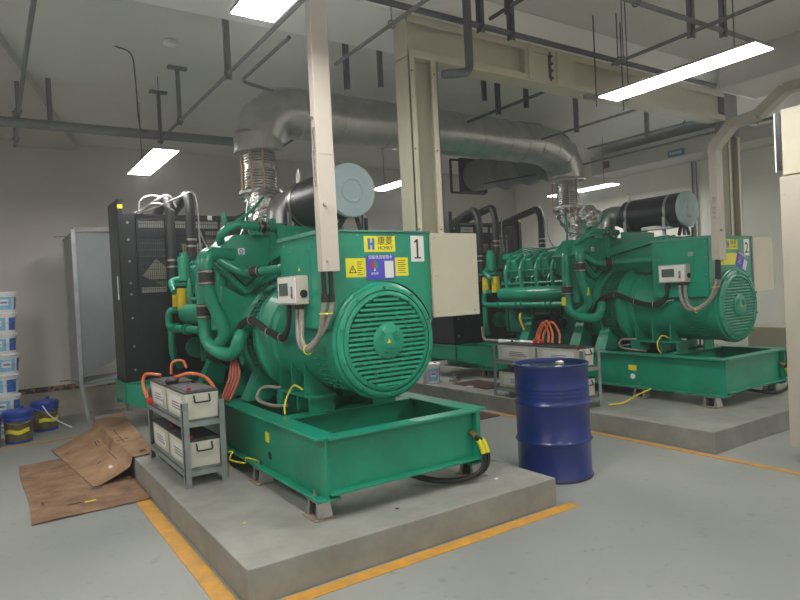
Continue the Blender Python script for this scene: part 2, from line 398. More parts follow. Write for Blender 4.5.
    # feet
    for s_ in (-1,1):
        xo=cx+s_*.335; x0,x1=sorted((cx+s_*.16,cx+s_*.36))
        b=MB(); b.box(x0,x1,3.90,4.56,.775,.795)
        for y in (4.02,4.24,4.46):
            b.prism([(cx+s_*.35,.795),(cx+s_*.14,.795),(cx+s_*.20,.83),(cx+s_*.33,1.04),(cx+s_*.345,1.04)],'y',y-.008,y+.008)
        ft=b.build('mounting_foot',g,al)
        b=MB(); b.box(x0,x1,3.93,3.945,zt+.01,.775); b.box(x0,x1,4.13,4.145,zt+.01,.775); b.box(x0,x1,4.40,4.52,zt+.01,.775)
        xm=(x0+x1)/2; b.cyl((xm,4.04,.70),(xm,4.04,.82),.012,seg=8); b.build('foot_packer',g,ft)
    OFF-=V((.005,.045,.0))
    # flywheel housing with ribbed guard
    b=MB(); b.lathe((cx,0,cz),[(.435,4.66),(.435,4.92)],72,'y',cap=False); fw=b.build('flywheel_guard',M['green_dull'],G)
    b=MB()
    for k in range(84):
        a=2*PI*k/84; n=V((math.cos(a),0,math.sin(a))); p=V((cx,4.67,cz))+n*.442; b.bar(p,p+V((0,.24,0)),.009,.020,up=n)
    for y in (4.74,4.84): b.ring((cx,y,cz),.45,.006)
    b.build('guard_slats',M['green_dull'],fw)
    b=MB(); b.lathe((cx,0,cz),[(.445,4.92),(.475,4.93),(.475,5.02),(.42,5.03),(.42,5.12)],64,'y',cap=False); b.bolts(circ(cx,cz,.46,20,4.93),(0,-1,0),.009,.012)
    b.build('flywheel_housing',g,fw)
    # --- terminal box
    OFF+=V((.045,.05,.012))
    tx0,tx1,ty0,ty1,tz0,tz1=1.73,2.585,3.50,4.15,1.27,1.885
    b=MB()
    # front sheet with arch cut to the barrel
    arch=[(cx+.384*math.cos(a),cz+.384*math.sin(a)) for a in [math.radians(14+ i*(152)/24) for i in range(25)]]
    b.prism([(tx0,tz0),(tx0,tz1),(tx1,tz1),(tx1,tz0)]+arch,'y',ty0,ty0+.004)
    b.prism([(tx0,tz0),(tx0,tz1),(tx1,tz1),(tx1,tz0)]+arch,'y',ty1-.004,ty1)
    b.box(tx0,tx0+.004,ty0,ty1,tz0,tz1); b.box(tx1-.004,tx1,ty0,ty1,tz0,tz1)
    tb=b.build('terminal_box',g,G)
    b=MB(); b.prism([(tx0-.012,tz1-.01),(tx0-.012,tz1+.014),(tx1+.004,tz1+.014),(tx1+.004,tz1-.01),(tx1-.004,tz1-.01),(tx1-.004,tz1+.003),(tx0-.004,tz1+.003),(tx0-.004,tz1-.01)],'y',ty0-.012,ty1+.02); b.build('box_lid',M['green_top'],tb)
    b=MB(); b.box(tx0-.004,tx0,3.66,4.0,1.42,1.82); b.bolts([(tx0-.004,y,z) for y in (3.69,3.97) for z in (1.45,1.62,1.79)],(-1,0,0),.007,.006); b.build('access_panel',g,tb,bevel=.001)
    b=MB(); b.bolts([(tx0,y,z) for y in (3.53,4.07) for z in (1.32,1.5,1.68,1.84)],(-1,0,0),.006,.005); b.bolts([(x,ty0,1.865) for x in (1.8,2.0,2.3,2.5)],(0,-1,0),.006,.005); b.build('box_screws',M['steel'],tb)
    if not second:
        b=MB(); b.prism([(3.84,1.655),(3.815,1.655),(3.8275,1.678)],'x',tx0-.0065,tx0-.003); b.build('warning_triangle',M['yellow'],tb,label='small yellow triangle on the side panel')
    else:
        b=MB(); b.box(tx0-.006,tx0-.003,3.66,3.72,1.70,1.745); b.build('rating_plate',M['steel'],tb,label='small silver rating plate')
    # plates on the front sheet
    R_,U_=(1,0,0),(0,0,1); y=ty0
    def plate(name,x0,x1,z0,z1,mt,th=.002,lab=None,rot=0):
        b=MB(); rm=Matrix.Rotation(rot,3,'Y') if rot else None
        b.box(x0,x1,y-th,y-.0003,z0,z1,rot=rm); return b.build(name,mt,tb,label=lab)
    bp=plate('brand_plate',2.05,2.295,1.755,1.861,M['ylabel'],.003,'yellow brand plate with a blue H')
    b=MB(); b.box(2.078,2.095,y-.005,y-.003,1.77,1.846); b.box(2.112,2.129,y-.005,y-.003,1.77,1.846); b.box(2.095,2.112,y-.005,y-.003,1.801,1.815); b.build('blue_letter_mark',M['blue2'],bp)
    text_on(bp,'康菱',(2.215,y-.0035,1.808),R_,U_,.062,M['ink']); text_on(bp,'HCMKY',(2.215,y-.0035,1.77),R_,U_,.034,M['ink'])
    w=plate('warning_label',1.905,2.395,1.59,1.715,M['ylabel'],.0012,'long yellow electrical warning label')
    b=MB(); b.prism([(1.925,1.618),(1.985,1.618),(1.955,1.670)],'y',y-.0022,y-.0013); b.build('triangle_symbol',M['ink'],w)
    b=MB(); b.prism([(1.936,1.624),(1.974,1.624),(1.955,1.658)],'y',y-.003,y-.0021); b.build('triangle_field',M['ylabel'],w)
    b=MB(); b.prism([(1.957,1.653),(1.948,1.638),(1.955,1.639),(1.952,1.627),(1.963,1.643),(1.956,1.642)],'y',y-.0038,y-.0029)
    for k in range(7): b.box(1.99,2.03-.006*(k%3),y-.0022,y-.0013,1.688-.014*k,1.692-.014*k); b.box(2.31,2.375-.01*(k%2),y-.0022,y-.0013,1.693-.014*k,1.697-.014*k)
    b.build('fine_print',M['ink'],w)
    rr=math.radians(24) if second else 0
    sg=MB(); 
    P0=V((2.17,y-.003,1.648)) if not second else V((2.37,y-.003,1.62))
    rm=Matrix.Rotation(rr,3,'Y')
    def sb(name,x0,x1,z0,z1,mt,par,dy=.003,poly=None,lab=None):
        b=MB(); a=V((2.18,y,1.617))
        if poly: 
            A=[b.bm.verts.new(rm@V((u,-dy,v_))+V((P0.x,y,P0.z))) for u,v_ in poly]; B=[b.bm.verts.new(rm@V((u,-dy-.0015,v_))+V((P0.x,y,P0.z))) for u,v_ in poly]; n=len(poly)
            b._f(A); b._f(B[::-1])
            for i in range(n): b._f([A[i],A[(i+1)%n],B[(i+1)%n],B[i]])
        else:
            c=[rm@V(p)+V((P0.x,y,P0.z)) for p in ((x0,-dy-.002,z0),(x1,-dy-.002,z0),(x1,-dy,z0),(x0,-dy,z0),(x0,-dy-.002,z1),(x1,-dy-.002,z1),(x1,-dy,z1),(x0,-dy,z1))]; b.hexa(c)
        return b.build(name,mt,par,label=lab)
    card=sb('equipment_status_card',-.115,.115,-.078,.086,M['blue'],tb,lab='blue equipment status card'+(' hanging askew' if second else ''))
    sb('white_panel',.03,.10,-.068,.045,M['paper'],card,.0055)
    hc=[(-.05+.028*math.cos(t),.02+.028*math.sin(t)) for t in [PI/2+i*PI/10 for i in range(11)]]; sb('red_sector',0,0,0,0,M['red'],card,.0055,hc)
    hc=[(-.047+.028*math.cos(t),.02+.028*math.sin(t)) for t in [-PI/2+i*PI/10 for i in range(11)]]; sb('green_sector',0,0,0,0,M['green'],card,.0055,hc)
    sb('arrow',0,0,0,0,M['white'],card,.0058,[(-.058,-.02),(-.039,-.02),(-.0485,.0)])
    rv=rm@V((1,0,0)); uv=rm@V((0,0,1))
    text_on(card,'设备状态管理卡',tuple(rm@V((0,-.0056,.062))+V((P0.x,y,P0.z))),rv,uv,.027,M['white'])
    text_on(card,'运行中',tuple(rm@V((-.05,-.0056,-.045))+V((P0.x,y,P0.z))),rv,uv,.02,M['white'])
    npx=(2.425,2.535,1.685,1.865); nb=plate('number_plate',*npx,M['paper'],.003,'white plate numbered '+('2' if second else '1'))
    if second: text_on(nb,'2',(2.48,y-.0035,1.715),R_,U_,.165,M['ink'],'numeral')
    else:
        b=MB(); b.box(2.472,2.486,y-.0045,y-.003,1.715,1.842); b.prism([(2.472,1.842),(2.486,1.842),(2.472,1.822),(2.452,1.816),(2.452,1.822)],'y',y-.0045,y-.003); b.box(2.452,2.506,y-.0045,y-.003,1.706,1.716); b.build('numeral',M['ink'],nb)
    # --- beige busbar box beside terminal box
    b=MB(); b.box(tx1+.002,3.01,ty0-.02,ty1-.05,1.285,1.885); bb=b.build('busbar_box',M['cream'],G,bevel=.004)
    b=MB(); b.bolts([(x,ty0-.02,z) for x in (2.62,2.96) for z in (1.32,1.58,1.85)],(0,-1,0),.006,.004); b.build('box_screws',M['steel'],bb)
    # --- small controller box on the side sheet
    b=MB(); b.box(1.645,1.73,3.70,4.02,1.43,1.62); cb=b.build('controller_box',M['beige_lt'],G,bevel=.004)
    b=MB(); b.box(1.638,1.646,3.715,4.005,1.44,1.61); b.build('box_door',M['white'],cb,bevel=.003)
    b=MB(); b.box(1.634,1.639,3.83,3.975,1.49,1.575); b.build('display_window',M['dark_glass'],cb)
    b=MB(); b.box(1.634,1.639,3.755,3.78,1.47,1.55); b.build('switch',M['steel'],cb)
    b=MB(); b.box(1.6325,1.635,3.76,3.775,1.475,1.50); b.build('red_button',M['red'],cb)
    b=MB(); b.lathe((1.690,0,1.50),[(.026,3.70),(.026,3.692),(.012,3.69),(.012,3.70)],20,'y',cap=False); b.lathe((1.690,0,1.50),[(.022,3.694),(0,3.693)],20,'y',cap=False); b.build('side_socket',M['ink'],cb)
    b=MB()
    for yy in (3.74,3.80,3.95): b.cyl((1.69,yy,1.395),(1.69,yy,1.43),.017,seg=10)
    b.build('cable_gland',M['black'],cb)
    OFF-=V((.045,.05,.012))
    # conduits: from trunk bottom looping up into controller box
    b=MB()
    for k,xx in enumerate((1.735,1.785)):
        p=[(xx,3.45,1.46),(xx-.005,3.47,1.38),(1.73,3.54,1.24),(1.705,3.65+.05*k,1.15),(1.705,3.74+.05*k,1.20),(1.73,3.79+.06*k,1.32),(1.735,3.79+.06*k,1.41)]
        b.tube(spline(p,8),.017,10)
    cd=b.build('flexible_conduit',M['conduit'],G)
    b=MB(); b.ring((1.755,3.475,1.38),.040,.004,'z',16,6); b.ring((1.705,3.66,1.15),.030,.004,'y',16,6); b.build('cable_tie',M['ylabel'],cd)
    # black harness
    b=MB(); 
    for d in (0,.018,-.018):
        p=[(1.735,4.0+d,1.41),(1.73,4.02,1.28+d),(1.75,4.18,1.205+d),(1.75,4.42,1.24+d*.8),(1.70,4.66,1.33+d),(1.66,4.87,1.24+d),(1.68,4.99,1.05),(1.75,5.05,.9)]
        b.tube(spline(p,8),.013,8)
    hs=b.build('wiring_harness',M['rubber'],G)
    b=MB(); 
    for p in ((1.75,4.18,1.205),(1.75,4.42,1.24),(1.70,4.64,1.33)): b.ring(p,.034,.0035,'y',16,6)
    b.build('cable_tie',M['steel'],hs)
    # earth lead
    b=MB(); b.tube(spline([(1.84,4.07,.83),(1.80,4.13,.86),(1.76,4.16,.79),(1.72,4.13,.72),(1.70,4.08,.675)],8),.007,8); b.build('earth_lead',M['earth'],G,label='yellow green earth lead')
    b=MB(); b.tube(spline([(1.86,4.5,.80),(1.75,4.62,.80),(1.70,4.6,.72),(1.74,4.42,.69),(1.85,4.38,.675)],8),.013,8); b.build('breather_hose',M['conduit'],G)
    # --- engine block
    b=MB(); b.prism([(1.93,.82),(1.88,1.0),(1.90,1.32),(2.02,1.62),(2.38,1.62),(2.50,1.32),(2.52,1.0),(2.47,.82)],'y',5.1,6.72)
    b.box(1.98,2.42,5.25,6.6,.56,.83)
    eb=b.build('engine_block',M['green_dull'],G,bevel=.01)
    b=MB()
    for k in range(6):
        yy=5.28+k*.25; b.lathe((0,yy,1.10),[(.075,1.885),(.07,1.86),(.0,1.858)],20,'x',cap=False); b.box(1.862,1.90,yy+.10,yy+.13,.86,1.32)
    b.build('block_covers',M['green_dull'],eb)
    b=MB(); b.cyl((1.80,5.6,.98),(1.80,6.0,.98),.075,seg=18); b.cyl((1.80,5.52,.98),(1.80,5.6,.98),.05,seg=14); b.cyl((1.74,5.68,1.09),(1.74,5.95,1.09),.032,seg=12); b.build('starter_motor',M['black'],eb)
    # engine mounts
    for yy in (4.90,5.30,6.20):
        for s_ in (-1,1):
            xa,xb=cx+s_*.28,cx+s_*.50
            b=MB(); b.hexa([(min(xa,xb),yy-.08,.675),(max(xa,xb),yy-.08,.675),(max(xa,xb),yy+.08,.675),(min(xa,xb),yy+.08,.675)]+([(xa-.05,yy-.06,1.02),(xa+.10,yy-.06,1.02),(xa+.10,yy+.06,1.02),(xa-.05,yy+.06,1.02)] if s_<0 else [(xa-.10,yy-.06,1.02),(xa+.05,yy-.06,1.02),(xa+.05,yy+.06,1.02),(xa-.10,yy+.06,1.02)]))
            b.box(xa-.10,xa+.10,yy-.09,yy+.09,1.02,1.045)
            b.build('engine_mount',g,eb)
    # V banks: heads, rocker covers, intake ribs
    for s_ in (-1,1):
        tilt=Matrix.Rotation(s_*math.radians(32),3,'Y'); bc=V((cx+s_*.30,0,1.72))
        for k in range(4):
            yc=5.50+.29*k
            b=MB(); 
            def tb_(x0,x1,y0,y1,z0,z1): 
                c=[tilt@V(p)+V((bc.x,yc,bc.z)) for p in ((x0,y0,z0),(x1,y0,z0),(x1,y1,z0),(x0,y1,z0),(x0,y0,z1),(x1,y0,z1),(x1,y1,z1),(x0,y1,z1))]; b.hexa(c)
            tb_(-.14,.14,-.13,.13,-.12,.06)
            hd=b.build('cylinder_head',g,G,bevel=.008)
            b=MB(); c=[tilt@V(p)+V((bc.x,yc,bc.z)) for p in ((-.13,-.115,.06),(.13,-.115,.06),(.13,.115,.06),(-.13,.115,.06),(-.09,-.085,.19),(.10,-.085,.19),(.10,.085,.19),(-.09,.085,.19))]; b.hexa(c)
            b.build('rocker_cover',g,hd,bevel=.012)
            b=MB()
            for q in ((-.09,-.085),(.09,-.085),(-.09,.085),(.09,.085)):
                p=tilt@V((q[0],q[1],.09))+V((bc.x,yc,bc.z)); p2=tilt@V((q[0],q[1],.115))+V((bc.x,yc,bc.z)); b.cyl(p,p2,.012,seg=6)
            pp=[tilt@V(p)+V((bc.x,yc,bc.z)) for p in ((s_*.13,.02,.05),(s_*.17,.03,-.02),(s_*.15,.06,-.10))]; b.tube(spline(pp,5),.010,8)
            b.tube(spline([tilt@V(p)+V((bc.x,yc,bc.z)) for p in ((s_*.02,-.05,.19),(s_*.05,-.02,.23),(s_*.11,.02,.17),(s_*.15,.06,.05))],5),.009,6); b.tube(spline([tilt@V(p)+V((bc.x,yc,bc.z)) for p in ((s_*.15,-.08,-.02),(s_*.20,-.06,-.06),(s_*.18,.02,-.12),(s_*.12,.04,-.2))],5),.012,6)
            b.cyl(tilt@V((0,0,.19))+V((bc.x,yc,bc.z)),tilt@V((0,0,.215))+V((bc.x,yc,bc.z)),.045,seg=12)
            b.build('head_fittings',g,hd)
            # curved intake port running down to manifold
            b=MB(); pp=[(cx+s_*.22,yc+.145,1.93),(cx+s_*.34,yc+.145,1.86),(cx+s_*.43,yc+.145,1.72),(cx+s_*.45,yc+.13,1.58),(cx+s_*.44,yc+.12,1.46)]; b.tube(spline(pp,5),.032,12); b.build('port_pipe',g,hd)
        # rails
        b=MB(); xx=cx+s_*.45; b.tube([(xx,5.35,1.52),(xx,6.6,1.52)],.014,8); b.tube([(xx-s_*.05,5.35,1.60),(xx-s_*.05,6.62,1.60)],.011,8); b.tube([(cx+s_*.27,5.3,1.83),(cx+s_*.27,6.6,1.83)],.012,8)
        for k in range(9): yk=5.42+k*.145; b.tube(spline([(xx,yk,1.52),(xx-s_*.02,yk+.03,1.58),(xx-s_*.10,yk+.04,1.66)],4),.009,6)
        b.build('fuel_rail',g,G)
        # exhaust manifold
        xm=cx+s_*.47; b=MB(); b.tube([(xm,5.36,1.37),(xm,5.39,1.37),(xm,6.56,1.37),(xm,6.60,1.37)],.085,20,rs=[.08,.098,.098,.08])
        mn=b.build('exhaust_manifold',g,G)
        b=MB()
        for k in range(8):
            yk=5.46+k*.145; b.hexa([(xm+.02,yk-.02,1.43),(xm+.05,yk-.02,1.41),(xm+.05,yk+.02,1.41),(xm+.02,yk+.02,1.43),(xm+.06,yk-.025,1.53),(xm+.09,yk-.025,1.52),(xm+.09,yk+.025,1.52),(xm+.06,yk+.025,1.53)])
            b.box(xm-.05,xm+.05,yk-.006,yk+.006,1.28,1.33)
        b.build('manifold_ribs',g,mn)
        # long coolant pipe below
        b=MB(); xp=cx+s_*.60; p=fillet([(xm,6.80,1.40),(xp,6.80,1.42),(xp,6.84,1.23),(xp,6.6,1.23),(xp,5.30,1.23)],.09); b.tube(p,.036,14)
        for yk in (5.52,5.62,6.05,6.15,6.5): b.lathe((xp,0,1.23),[(.052,yk),(.052,yk+.018)],16,'y')
        b.build('coolant_pipe',g,G)
    # oil filters (yellow) on left front corner
    fb=MB(); fb.box(1.64,1.86,6.62,6.98,1.66,1.69); fb.box(1.70,1.86,6.80,6.95,1.5,1.66); fbo=fb.build('filter_bracket',g,G,bevel=.004)
    for yk in (6.70,6.90):
        b=MB(); b.lathe((1.72,yk,0),[(.05,1.64),(.06,1.63),(.06,1.42),(.05,1.40),(.0,1.398)],24,'z',cap=False); b.build('fuel_filter',M['yellow'],fbo,label='yellow spin-on filter canister')
    # water pump / thermostat group at radiator end
    b=MB(); b.cyl((1.80,6.86,1.72),(1.80,6.86,1.98),.075,seg=20); b.cyl((1.80,6.86,1.98),(1.80,6.86,2.02),.05,seg=16); b.box(1.88,2.06,6.78,6.94,1.78,1.98); b.cyl((1.94,6.7,1.9),(1.94,6.55,1.9),.06,seg=16); b.tube(fillet([(1.80,6.86,1.75),(1.64,6.86,1.72),(1.64,6.7,1.60)],.06),.035,12)
    b.build('thermostat_housing',g,G,bevel=.004)
    b=MB(); b.lathe((2.2,0,1.35),[(.0,6.72),(.16,6.72),(.16,6.78),(.30,6.80),(.30,6.84),(.10,6.85),(.10,6.92)],40,'y'); b.cyl((1.86,6.74,1.0),(1.86,6.84,1.0),.11,seg=24); b.build('front_pulleys',M['green_dull'],G)
    # lower pump elbow seen under manifold
    b=MB(); b.tube(fillet([(1.62,6.84,1.20),(1.62,6.84,.92),(1.72,6.92,.80)],.08),.038,12); b.build('lower_water_pipe',g,G)
    # --- aftercooler (V-shaped housing above the flywheel)
    b=MB(); b.prism([(1.50,1.83),(1.72,2.03),(2.67,2.03),(2.89,1.83),(2.61,1.53),(2.2,1.72),(1.78,1.53)],'y',5.00,5.42)
    ac=b.build('aftercooler',g,G,bevel=.008)
    b=MB()
    for s_ in (-1,1):
        b.bar((cx+s_*.66,4.985,1.80),(cx+s_*.41,4.985,1.545),.012,.03,up=(0,1,0)); b.bar((cx+s_*.39,4.985,1.545),(cx+s_*.12,4.985,1.78),.012,.03,up=(0,1,0))
    b.build('gasket_flange',g,ac)
    b=MB()
    for s_ in (-1,1): b.bar((cx+s_*.60,4.995,1.80),(cx+s_*.405,4.995,1.60),.012,.012,up=(0,1,0)); b.bar((cx+s_*.40,4.995,1.60),(cx+s_*.16,4.995,1.80),.012,.012,up=(0,1,0))
    b.build('gasket',M['ink'],ac)
    b=MB()
    for k in range(8):
        for s_ in (-1,1): x=cx+s_*(.64-.032*k); z=1.79-.033*k; b.cyl((x-s_*.0,4.975,z),(x,4.99,z),.008,seg=6)
    b.build('flange_bolts',M['steel'],ac)
    b=MB(); b.box(1.745,1.80,4.997,5.0,1.86,1.915); st=b.build('maker_sticker',M['paper'],ac,label='small white sticker with a blue round emblem')
    b=MB(); b.lathe((1.7725,0,1.89),[(.018,4.997),(.018,4.9955),(.010,4.9955),(.010,4.997)],20,'y',cap=False); b.box(1.756,1.79,4.9955,4.997,1.863,1.869); b.build('blue_emblem',M['blue'],st)
    b=MB(); b.box(2.02,2.07,4.95,5.0,1.78,2.16); b.cyl((2.045,4.95,1.84),(2.045,4.93,1.84),.015,seg=8); b.cyl((2.045,4.95,2.1),(2.045,4.93,2.1),.012,seg=8); b.build('lifting_bracket',g,ac)
    b=MB(); b.prism([(1.60,1.62),(1.78,1.52),(2.02,1.66),(1.98,1.30),(1.80,1.14),(1.63,1.20),(1.57,1.35)],'y',5.04,5.26); b.cyl((1.60,5.12,1.25),(1.60,5.12,1.78),.068,.075,seg=20); b.build('gear_cover',g,G,bevel=.01)
    # --- coolant plumbing at the flywheel end
    def hose(name,pts,r,bands,rad=.10,parent=G):
        b=MB(); b.tube(fillet(pts,rad,8),r,18); o=b.build(name,g,parent)
        for (a,c) in bands:
            b=MB(); b.tube([a,c],r*1.18,18); h=b.build('rubber_sleeve',M['hose'],o)
            A,Cc=V(a),V(c); d=(Cc-A).normalized(); b=MB()
            for t in (.008,(Cc-A).length-.02): b.tube([A+d*t,A+d*(t+.012)],r*1.26,18)
            for t in (.008,(Cc-A).length-.02): q=A+d*(t+.006)+V((-.0,-1,0))*r*1.25; b.box(q.x-.012,q.x+.012,q.y-.012,q.y+.012,q.z-.01,q.z+.01)
            b.build('hose_clamp',M['clamp'],h)
        return o
    hose('vertical_water_pipe',[(1.78,5.30,1.90),(1.50,5.19,1.90),(1.50,5.19,1.15),(1.56,5.0,1.06),(1.62,4.83,1.06),(1.66,4.80,1.22),(1.80,4.95,1.24)],.054,[((1.50,5.19,1.35),(1.50,5.19,1.47))],.16)
    hose('return_water_pipe',[(1.70,5.02,1.86),(1.46,4.94,1.88),(1.46,4.94,1.56),(1.60,4.93,1.22),(1.56,5.08,1.12)],.052,[((1.46,4.94,1.62),(1.46,4.94,1.74))],.12)
    hose('crossover_pipe',[(1.50,5.02,1.88),(1.66,4.96,1.76),(1.76,4.92,1.71),(1.88,4.60,1.71),(1.88,4.15,1.71)],.038,[((1.79,4.84,1.71),(1.832,4.728,1.71))],.10)
    hose('top_water_pipe',[(1.66,5.16,1.96),(1.60,5.0,2.02),(1.70,4.92,2.11),(1.88,4.92,2.085),(2.16,4.92,2.085)],.034,[((1.90,4.92,2.085),(1.985,4.92,2.085))],.12)
    b=MB(); b.tube([(1.66,4.98,2.08),(1.86,4.93,2.22),(1.98,4.97,2.34)],.012,8); b.tube([(1.64,4.98,2.02),(1.64,4.98,2.2)],.014,8); b.cyl((1.64,4.98,2.12),(1.64,4.98,2.17),.024,seg=8); b.build('dip_tube',g,G)
    if second:
        for (x_,y_,z_) in ((1.435,5.19,1.27),(1.515,4.90,1.38)):
            b=MB(); b.box(x_-.004,x_,y_-.035,y_+.03,z_-.05,z_+.05); b.build('pipe_tag',M['ylabel'],G,label='small yellow tag on a water pipe')
    # small V brace plates & top tubes over the bank
    b=MB()
    for k in range(4): b.tube(spline([(1.84+.04*k,5.3,1.99+.015*k),(1.88+.04*k,5.8,1.97),(1.86+.05*k,6.2,2.0-.02*k),(1.90+.03*k,6.6,1.93)],6),.009,8)
    b.build('fuel_lines',g,G)
    # air-cleaner support arm
    b=MB(); b.hexa([(1.86,4.92,2.02),(1.94,4.92,2.02),(1.94,5.02,2.02),(1.86,5.02,2.02),(1.86,4.92,2.07),(1.94,4.92,2.07),(1.94,5.02,2.07),(1.86,5.02,2.07)])
    b.bar((2.03,4.98,1.84),(2.05,4.40,1.945),.05,.09); b.bar((2.05,4.42,1.945),(2.06,4.17,1.955),.05,.05); b.bar((2.55,4.98,1.84),(2.55,4.40,1.965),.05,.09); b.bar((2.55,4.42,1.945),(2.55,4.17,1.955),.05,.05); b.box(2.0,2.58,4.20,4.26,1.92,1.97); b.box(2.0,2.58,4.70,4.76,1.92,2.07); b.box(2.07,2.085,4.17,4.98,1.58,1.93)
    b.build('air_cleaner_arm',g,G)
    # --- air cleaner
    ax,az=2.32,2.272
    b=MB(); b.lathe((ax,0,az),[(.198,4.10),(.198,4.86),(.15,4.90),(.12,4.98),(.10,4.98)],48,'y'); acn=b.build('air_cleaner',M['black'],G)
    b=MB(); b.lathe((ax,0,az),[(.200,4.11),(.206,4.10),(.206,4.08),(.200,4.066),(.10,4.062),(.094,4.055),(.080,4.055),(.074,4.06),(.0,4.06)],48,'y',cap=False); b.build('end_lid',M['sky'],acn,label='pale blue grey end lid')
    for yk in (4.24,4.76):
        b=MB(); b.lathe((ax,0,az),[(.203,yk),(.203,yk+.035)],48,'y',cap=False); b.box(ax-.215,ax-.19,yk,yk+.035,1.99,2.2); b.box(ax+.19,ax+.215,yk,yk+.035,1.99,2.2); b.build('mounting_strap',M['steel'],acn)
    b=MB(); b.cyl((ax-.1,4.78,2.44),(ax-.1,4.78,2.52),.02,seg=10); b.cyl((ax-.1,4.78,2.52),(ax-.1,4.78,2.55),.012,seg=8); b.build('restriction_gauge',M['clamp'],acn)
    b=MB(); b.bar((2.22,4.14,1.98),(2.30,4.16,2.09),.03); b.bar((2.42,4.14,1.98),(2.40,4.16,2.09),.03); b.bar((2.46,4.12,1.91),(2.46,4.12,2.07),.02); b.build('support_stand',M['black'],acn)
    b=MB(); b.tube(fillet([(ax,4.94,az+.02),(ax-.05,5.08,az+.04),(ax-.13,5.13,az-.02),(ax-.15,5.13,2.04)],.14),.125,26); b.build('intake_elbow',M['steel'],acn)
    if second:
        b=MB(); b.box(2.0,2.12,4.15,4.42,2.052,2.075,rot=Matrix.Rotation(.2,3,'Z')); b.box(2.03,2.14,4.3,4.5,2.06,2.10); b.build('white_rag',M['white'],acn,bevel=.01,label='crumpled white rag')
    # --- foil wrapped turbo outlets
    b=MB(); p=spline([(2.29,5.8,2.50),(2.29,5.78,2.40),(2.27,5.68,2.26),(2.24,5.55,2.12),(2.24,5.5,2.03)],6); n=len(p); b.tube(p,.1,20,rs=[.185-.10*i/(n-1)+.012*math.sin(i*1.7) for i in range(n)])
    p=spline([(2.26,5.62,2.05),(2.22,5.56,2.25),(2.17,5.40,2.34),(2.14,5.28,2.28),(2.14,5.22,2.06)],6); n=len(p); b.tube(p,.1,20,rs=[.14+.018*math.sin(i*1.9) for i in range(n)])
    b.tube(spline([(2.52,5.70,2.05),(2.50,5.55,2.25),(2.46,5.38,2.25),(2.44,5.25,2.05)],6),.11,18)
    b.build('exhaust_lagging',M['foil'],G,label='crumpled silver foil lagging')
    b=MB(); b.lathe((2.10,0,2.13),[(.05,5.22),(.12,5.25),(.15,5.32),(.12,5.40),(.05,5.44)],28,'y'); b.build('turbocharger',M['steel'],G)
    b=MB(); b.tube(spline([(1.95,5.55,2.02),(2.05,5.62,2.2),(2.12,5.70,2.42)],6),.014,8); b.build('drain_tube',g,G)
    # --- radiator
    rx0,rx1,ry0,ry1,rz0,rz1=1.18,2.60,7.02,7.58,.675,2.46
    K_=M['black']
    b=MB(); b.box(rx0,rx0+.006,ry0,ry1,rz0,2.60); b.box(rx1-.006,rx1,ry0,ry1,rz0,2.52); b.box(rx0,rx1,ry0+.08,ry1,rz1-.01,rz1); b.box(rx0,rx1,ry0+.08,ry1,rz0,rz0+.02)
    b.box(rx0,rx0+.05,ry0,ry0+.01,rz0,2.60); b.box(rx0+.05,rx0+.18,ry0+.03,ry0+.04,rz0,rz1); b.box(rx1-.05,rx1,ry0,ry0+.01,rz0,2.52); b.box(rx1-.16,rx1-.05,ry0+.03,ry0+.04,rz0,rz1)
    ra=b.build('radiator',K_,G)
    b=MB(); b.box(rx0+.01,rx1-.01,ry0+.3,ry1-.05,rz0+.05,rz1-.12); b.build('radiator_core',M['black'],ra)
    b=MB(); b.bolts([(rx0+.10,ry0+.03,z) for z in (.8,1.05,1.35,1.6,1.72,1.95,2.18,2.36)],(0,-1,0),.014,.012); b.build('frame_bolt',M['clamp'],ra)
    b=MB(); b.box(rx0+.18,rx1-.16,ry0+.025,ry0+.03,rz0+.05,1.58); b.bar((1.40,ry0+.02,.80),(1.80,ry0+.02,1.4),.05,.01,up=(0,1,0)); b.build('lower_shroud_plate',K_,ra)
    b=MB()
    for z in (1.60,1.74,1.98,2.22,2.40): b.box(rx0+.18,rx1-.14,ry0+.005,ry0+.03,z-.012,z+.012)
    for x in (rx0+.19,1.66,1.95,2.25,rx1-.17): b.box(x-.012,x+.012,ry0+.005,ry0+.03,1.6,2.42)
    b.build('guard_frame',K_,ra)
    b=MB(); x=rx0+.21
    while x<rx1-.17: b.box(x-.0022,x+.0022,ry0+.01,ry0+.014,1.6,2.4); x+=.022
    for k in range(11): z=1.65+k*.07; b.box(rx0+.19,rx1-.17,ry0+.012,ry0+.016,z-.003,z+.003)
    b.build('fan_guard_mesh',M['grey_pipe'],ra)
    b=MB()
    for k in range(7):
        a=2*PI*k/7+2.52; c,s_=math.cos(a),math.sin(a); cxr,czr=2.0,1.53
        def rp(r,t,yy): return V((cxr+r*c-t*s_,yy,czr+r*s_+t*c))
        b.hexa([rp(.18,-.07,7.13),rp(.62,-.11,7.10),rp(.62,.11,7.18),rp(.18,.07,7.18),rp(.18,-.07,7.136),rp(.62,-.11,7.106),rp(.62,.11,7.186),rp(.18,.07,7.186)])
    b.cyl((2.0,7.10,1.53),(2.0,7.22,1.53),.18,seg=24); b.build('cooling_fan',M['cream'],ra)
    b=MB(); b.box(rx0+.2,2.2,7.07,7.075,1.60,1.67); b.box(2.1,2.35,7.07,7.075,2.0,2.28); b.build('see_through_light_panel',M['cream'],ra)  # light seen through the fan opening, put in as cream plates
    b=MB(); b.box(rx0+.003,rx0+.055,ry0-.004,ry0,2.505,2.545) if not second else b.box(rx1-.055,rx1,ry0-.004,ry0,2.475,2.515); b.build('corner_label',M['ylabel'],ra,label='bright yellow corner label')
    b=MB(); b.box(rx0-.004,rx0,ry0+.14,ry0+.2,1.55,1.80); b.build('side_label',M['paper'],ra)
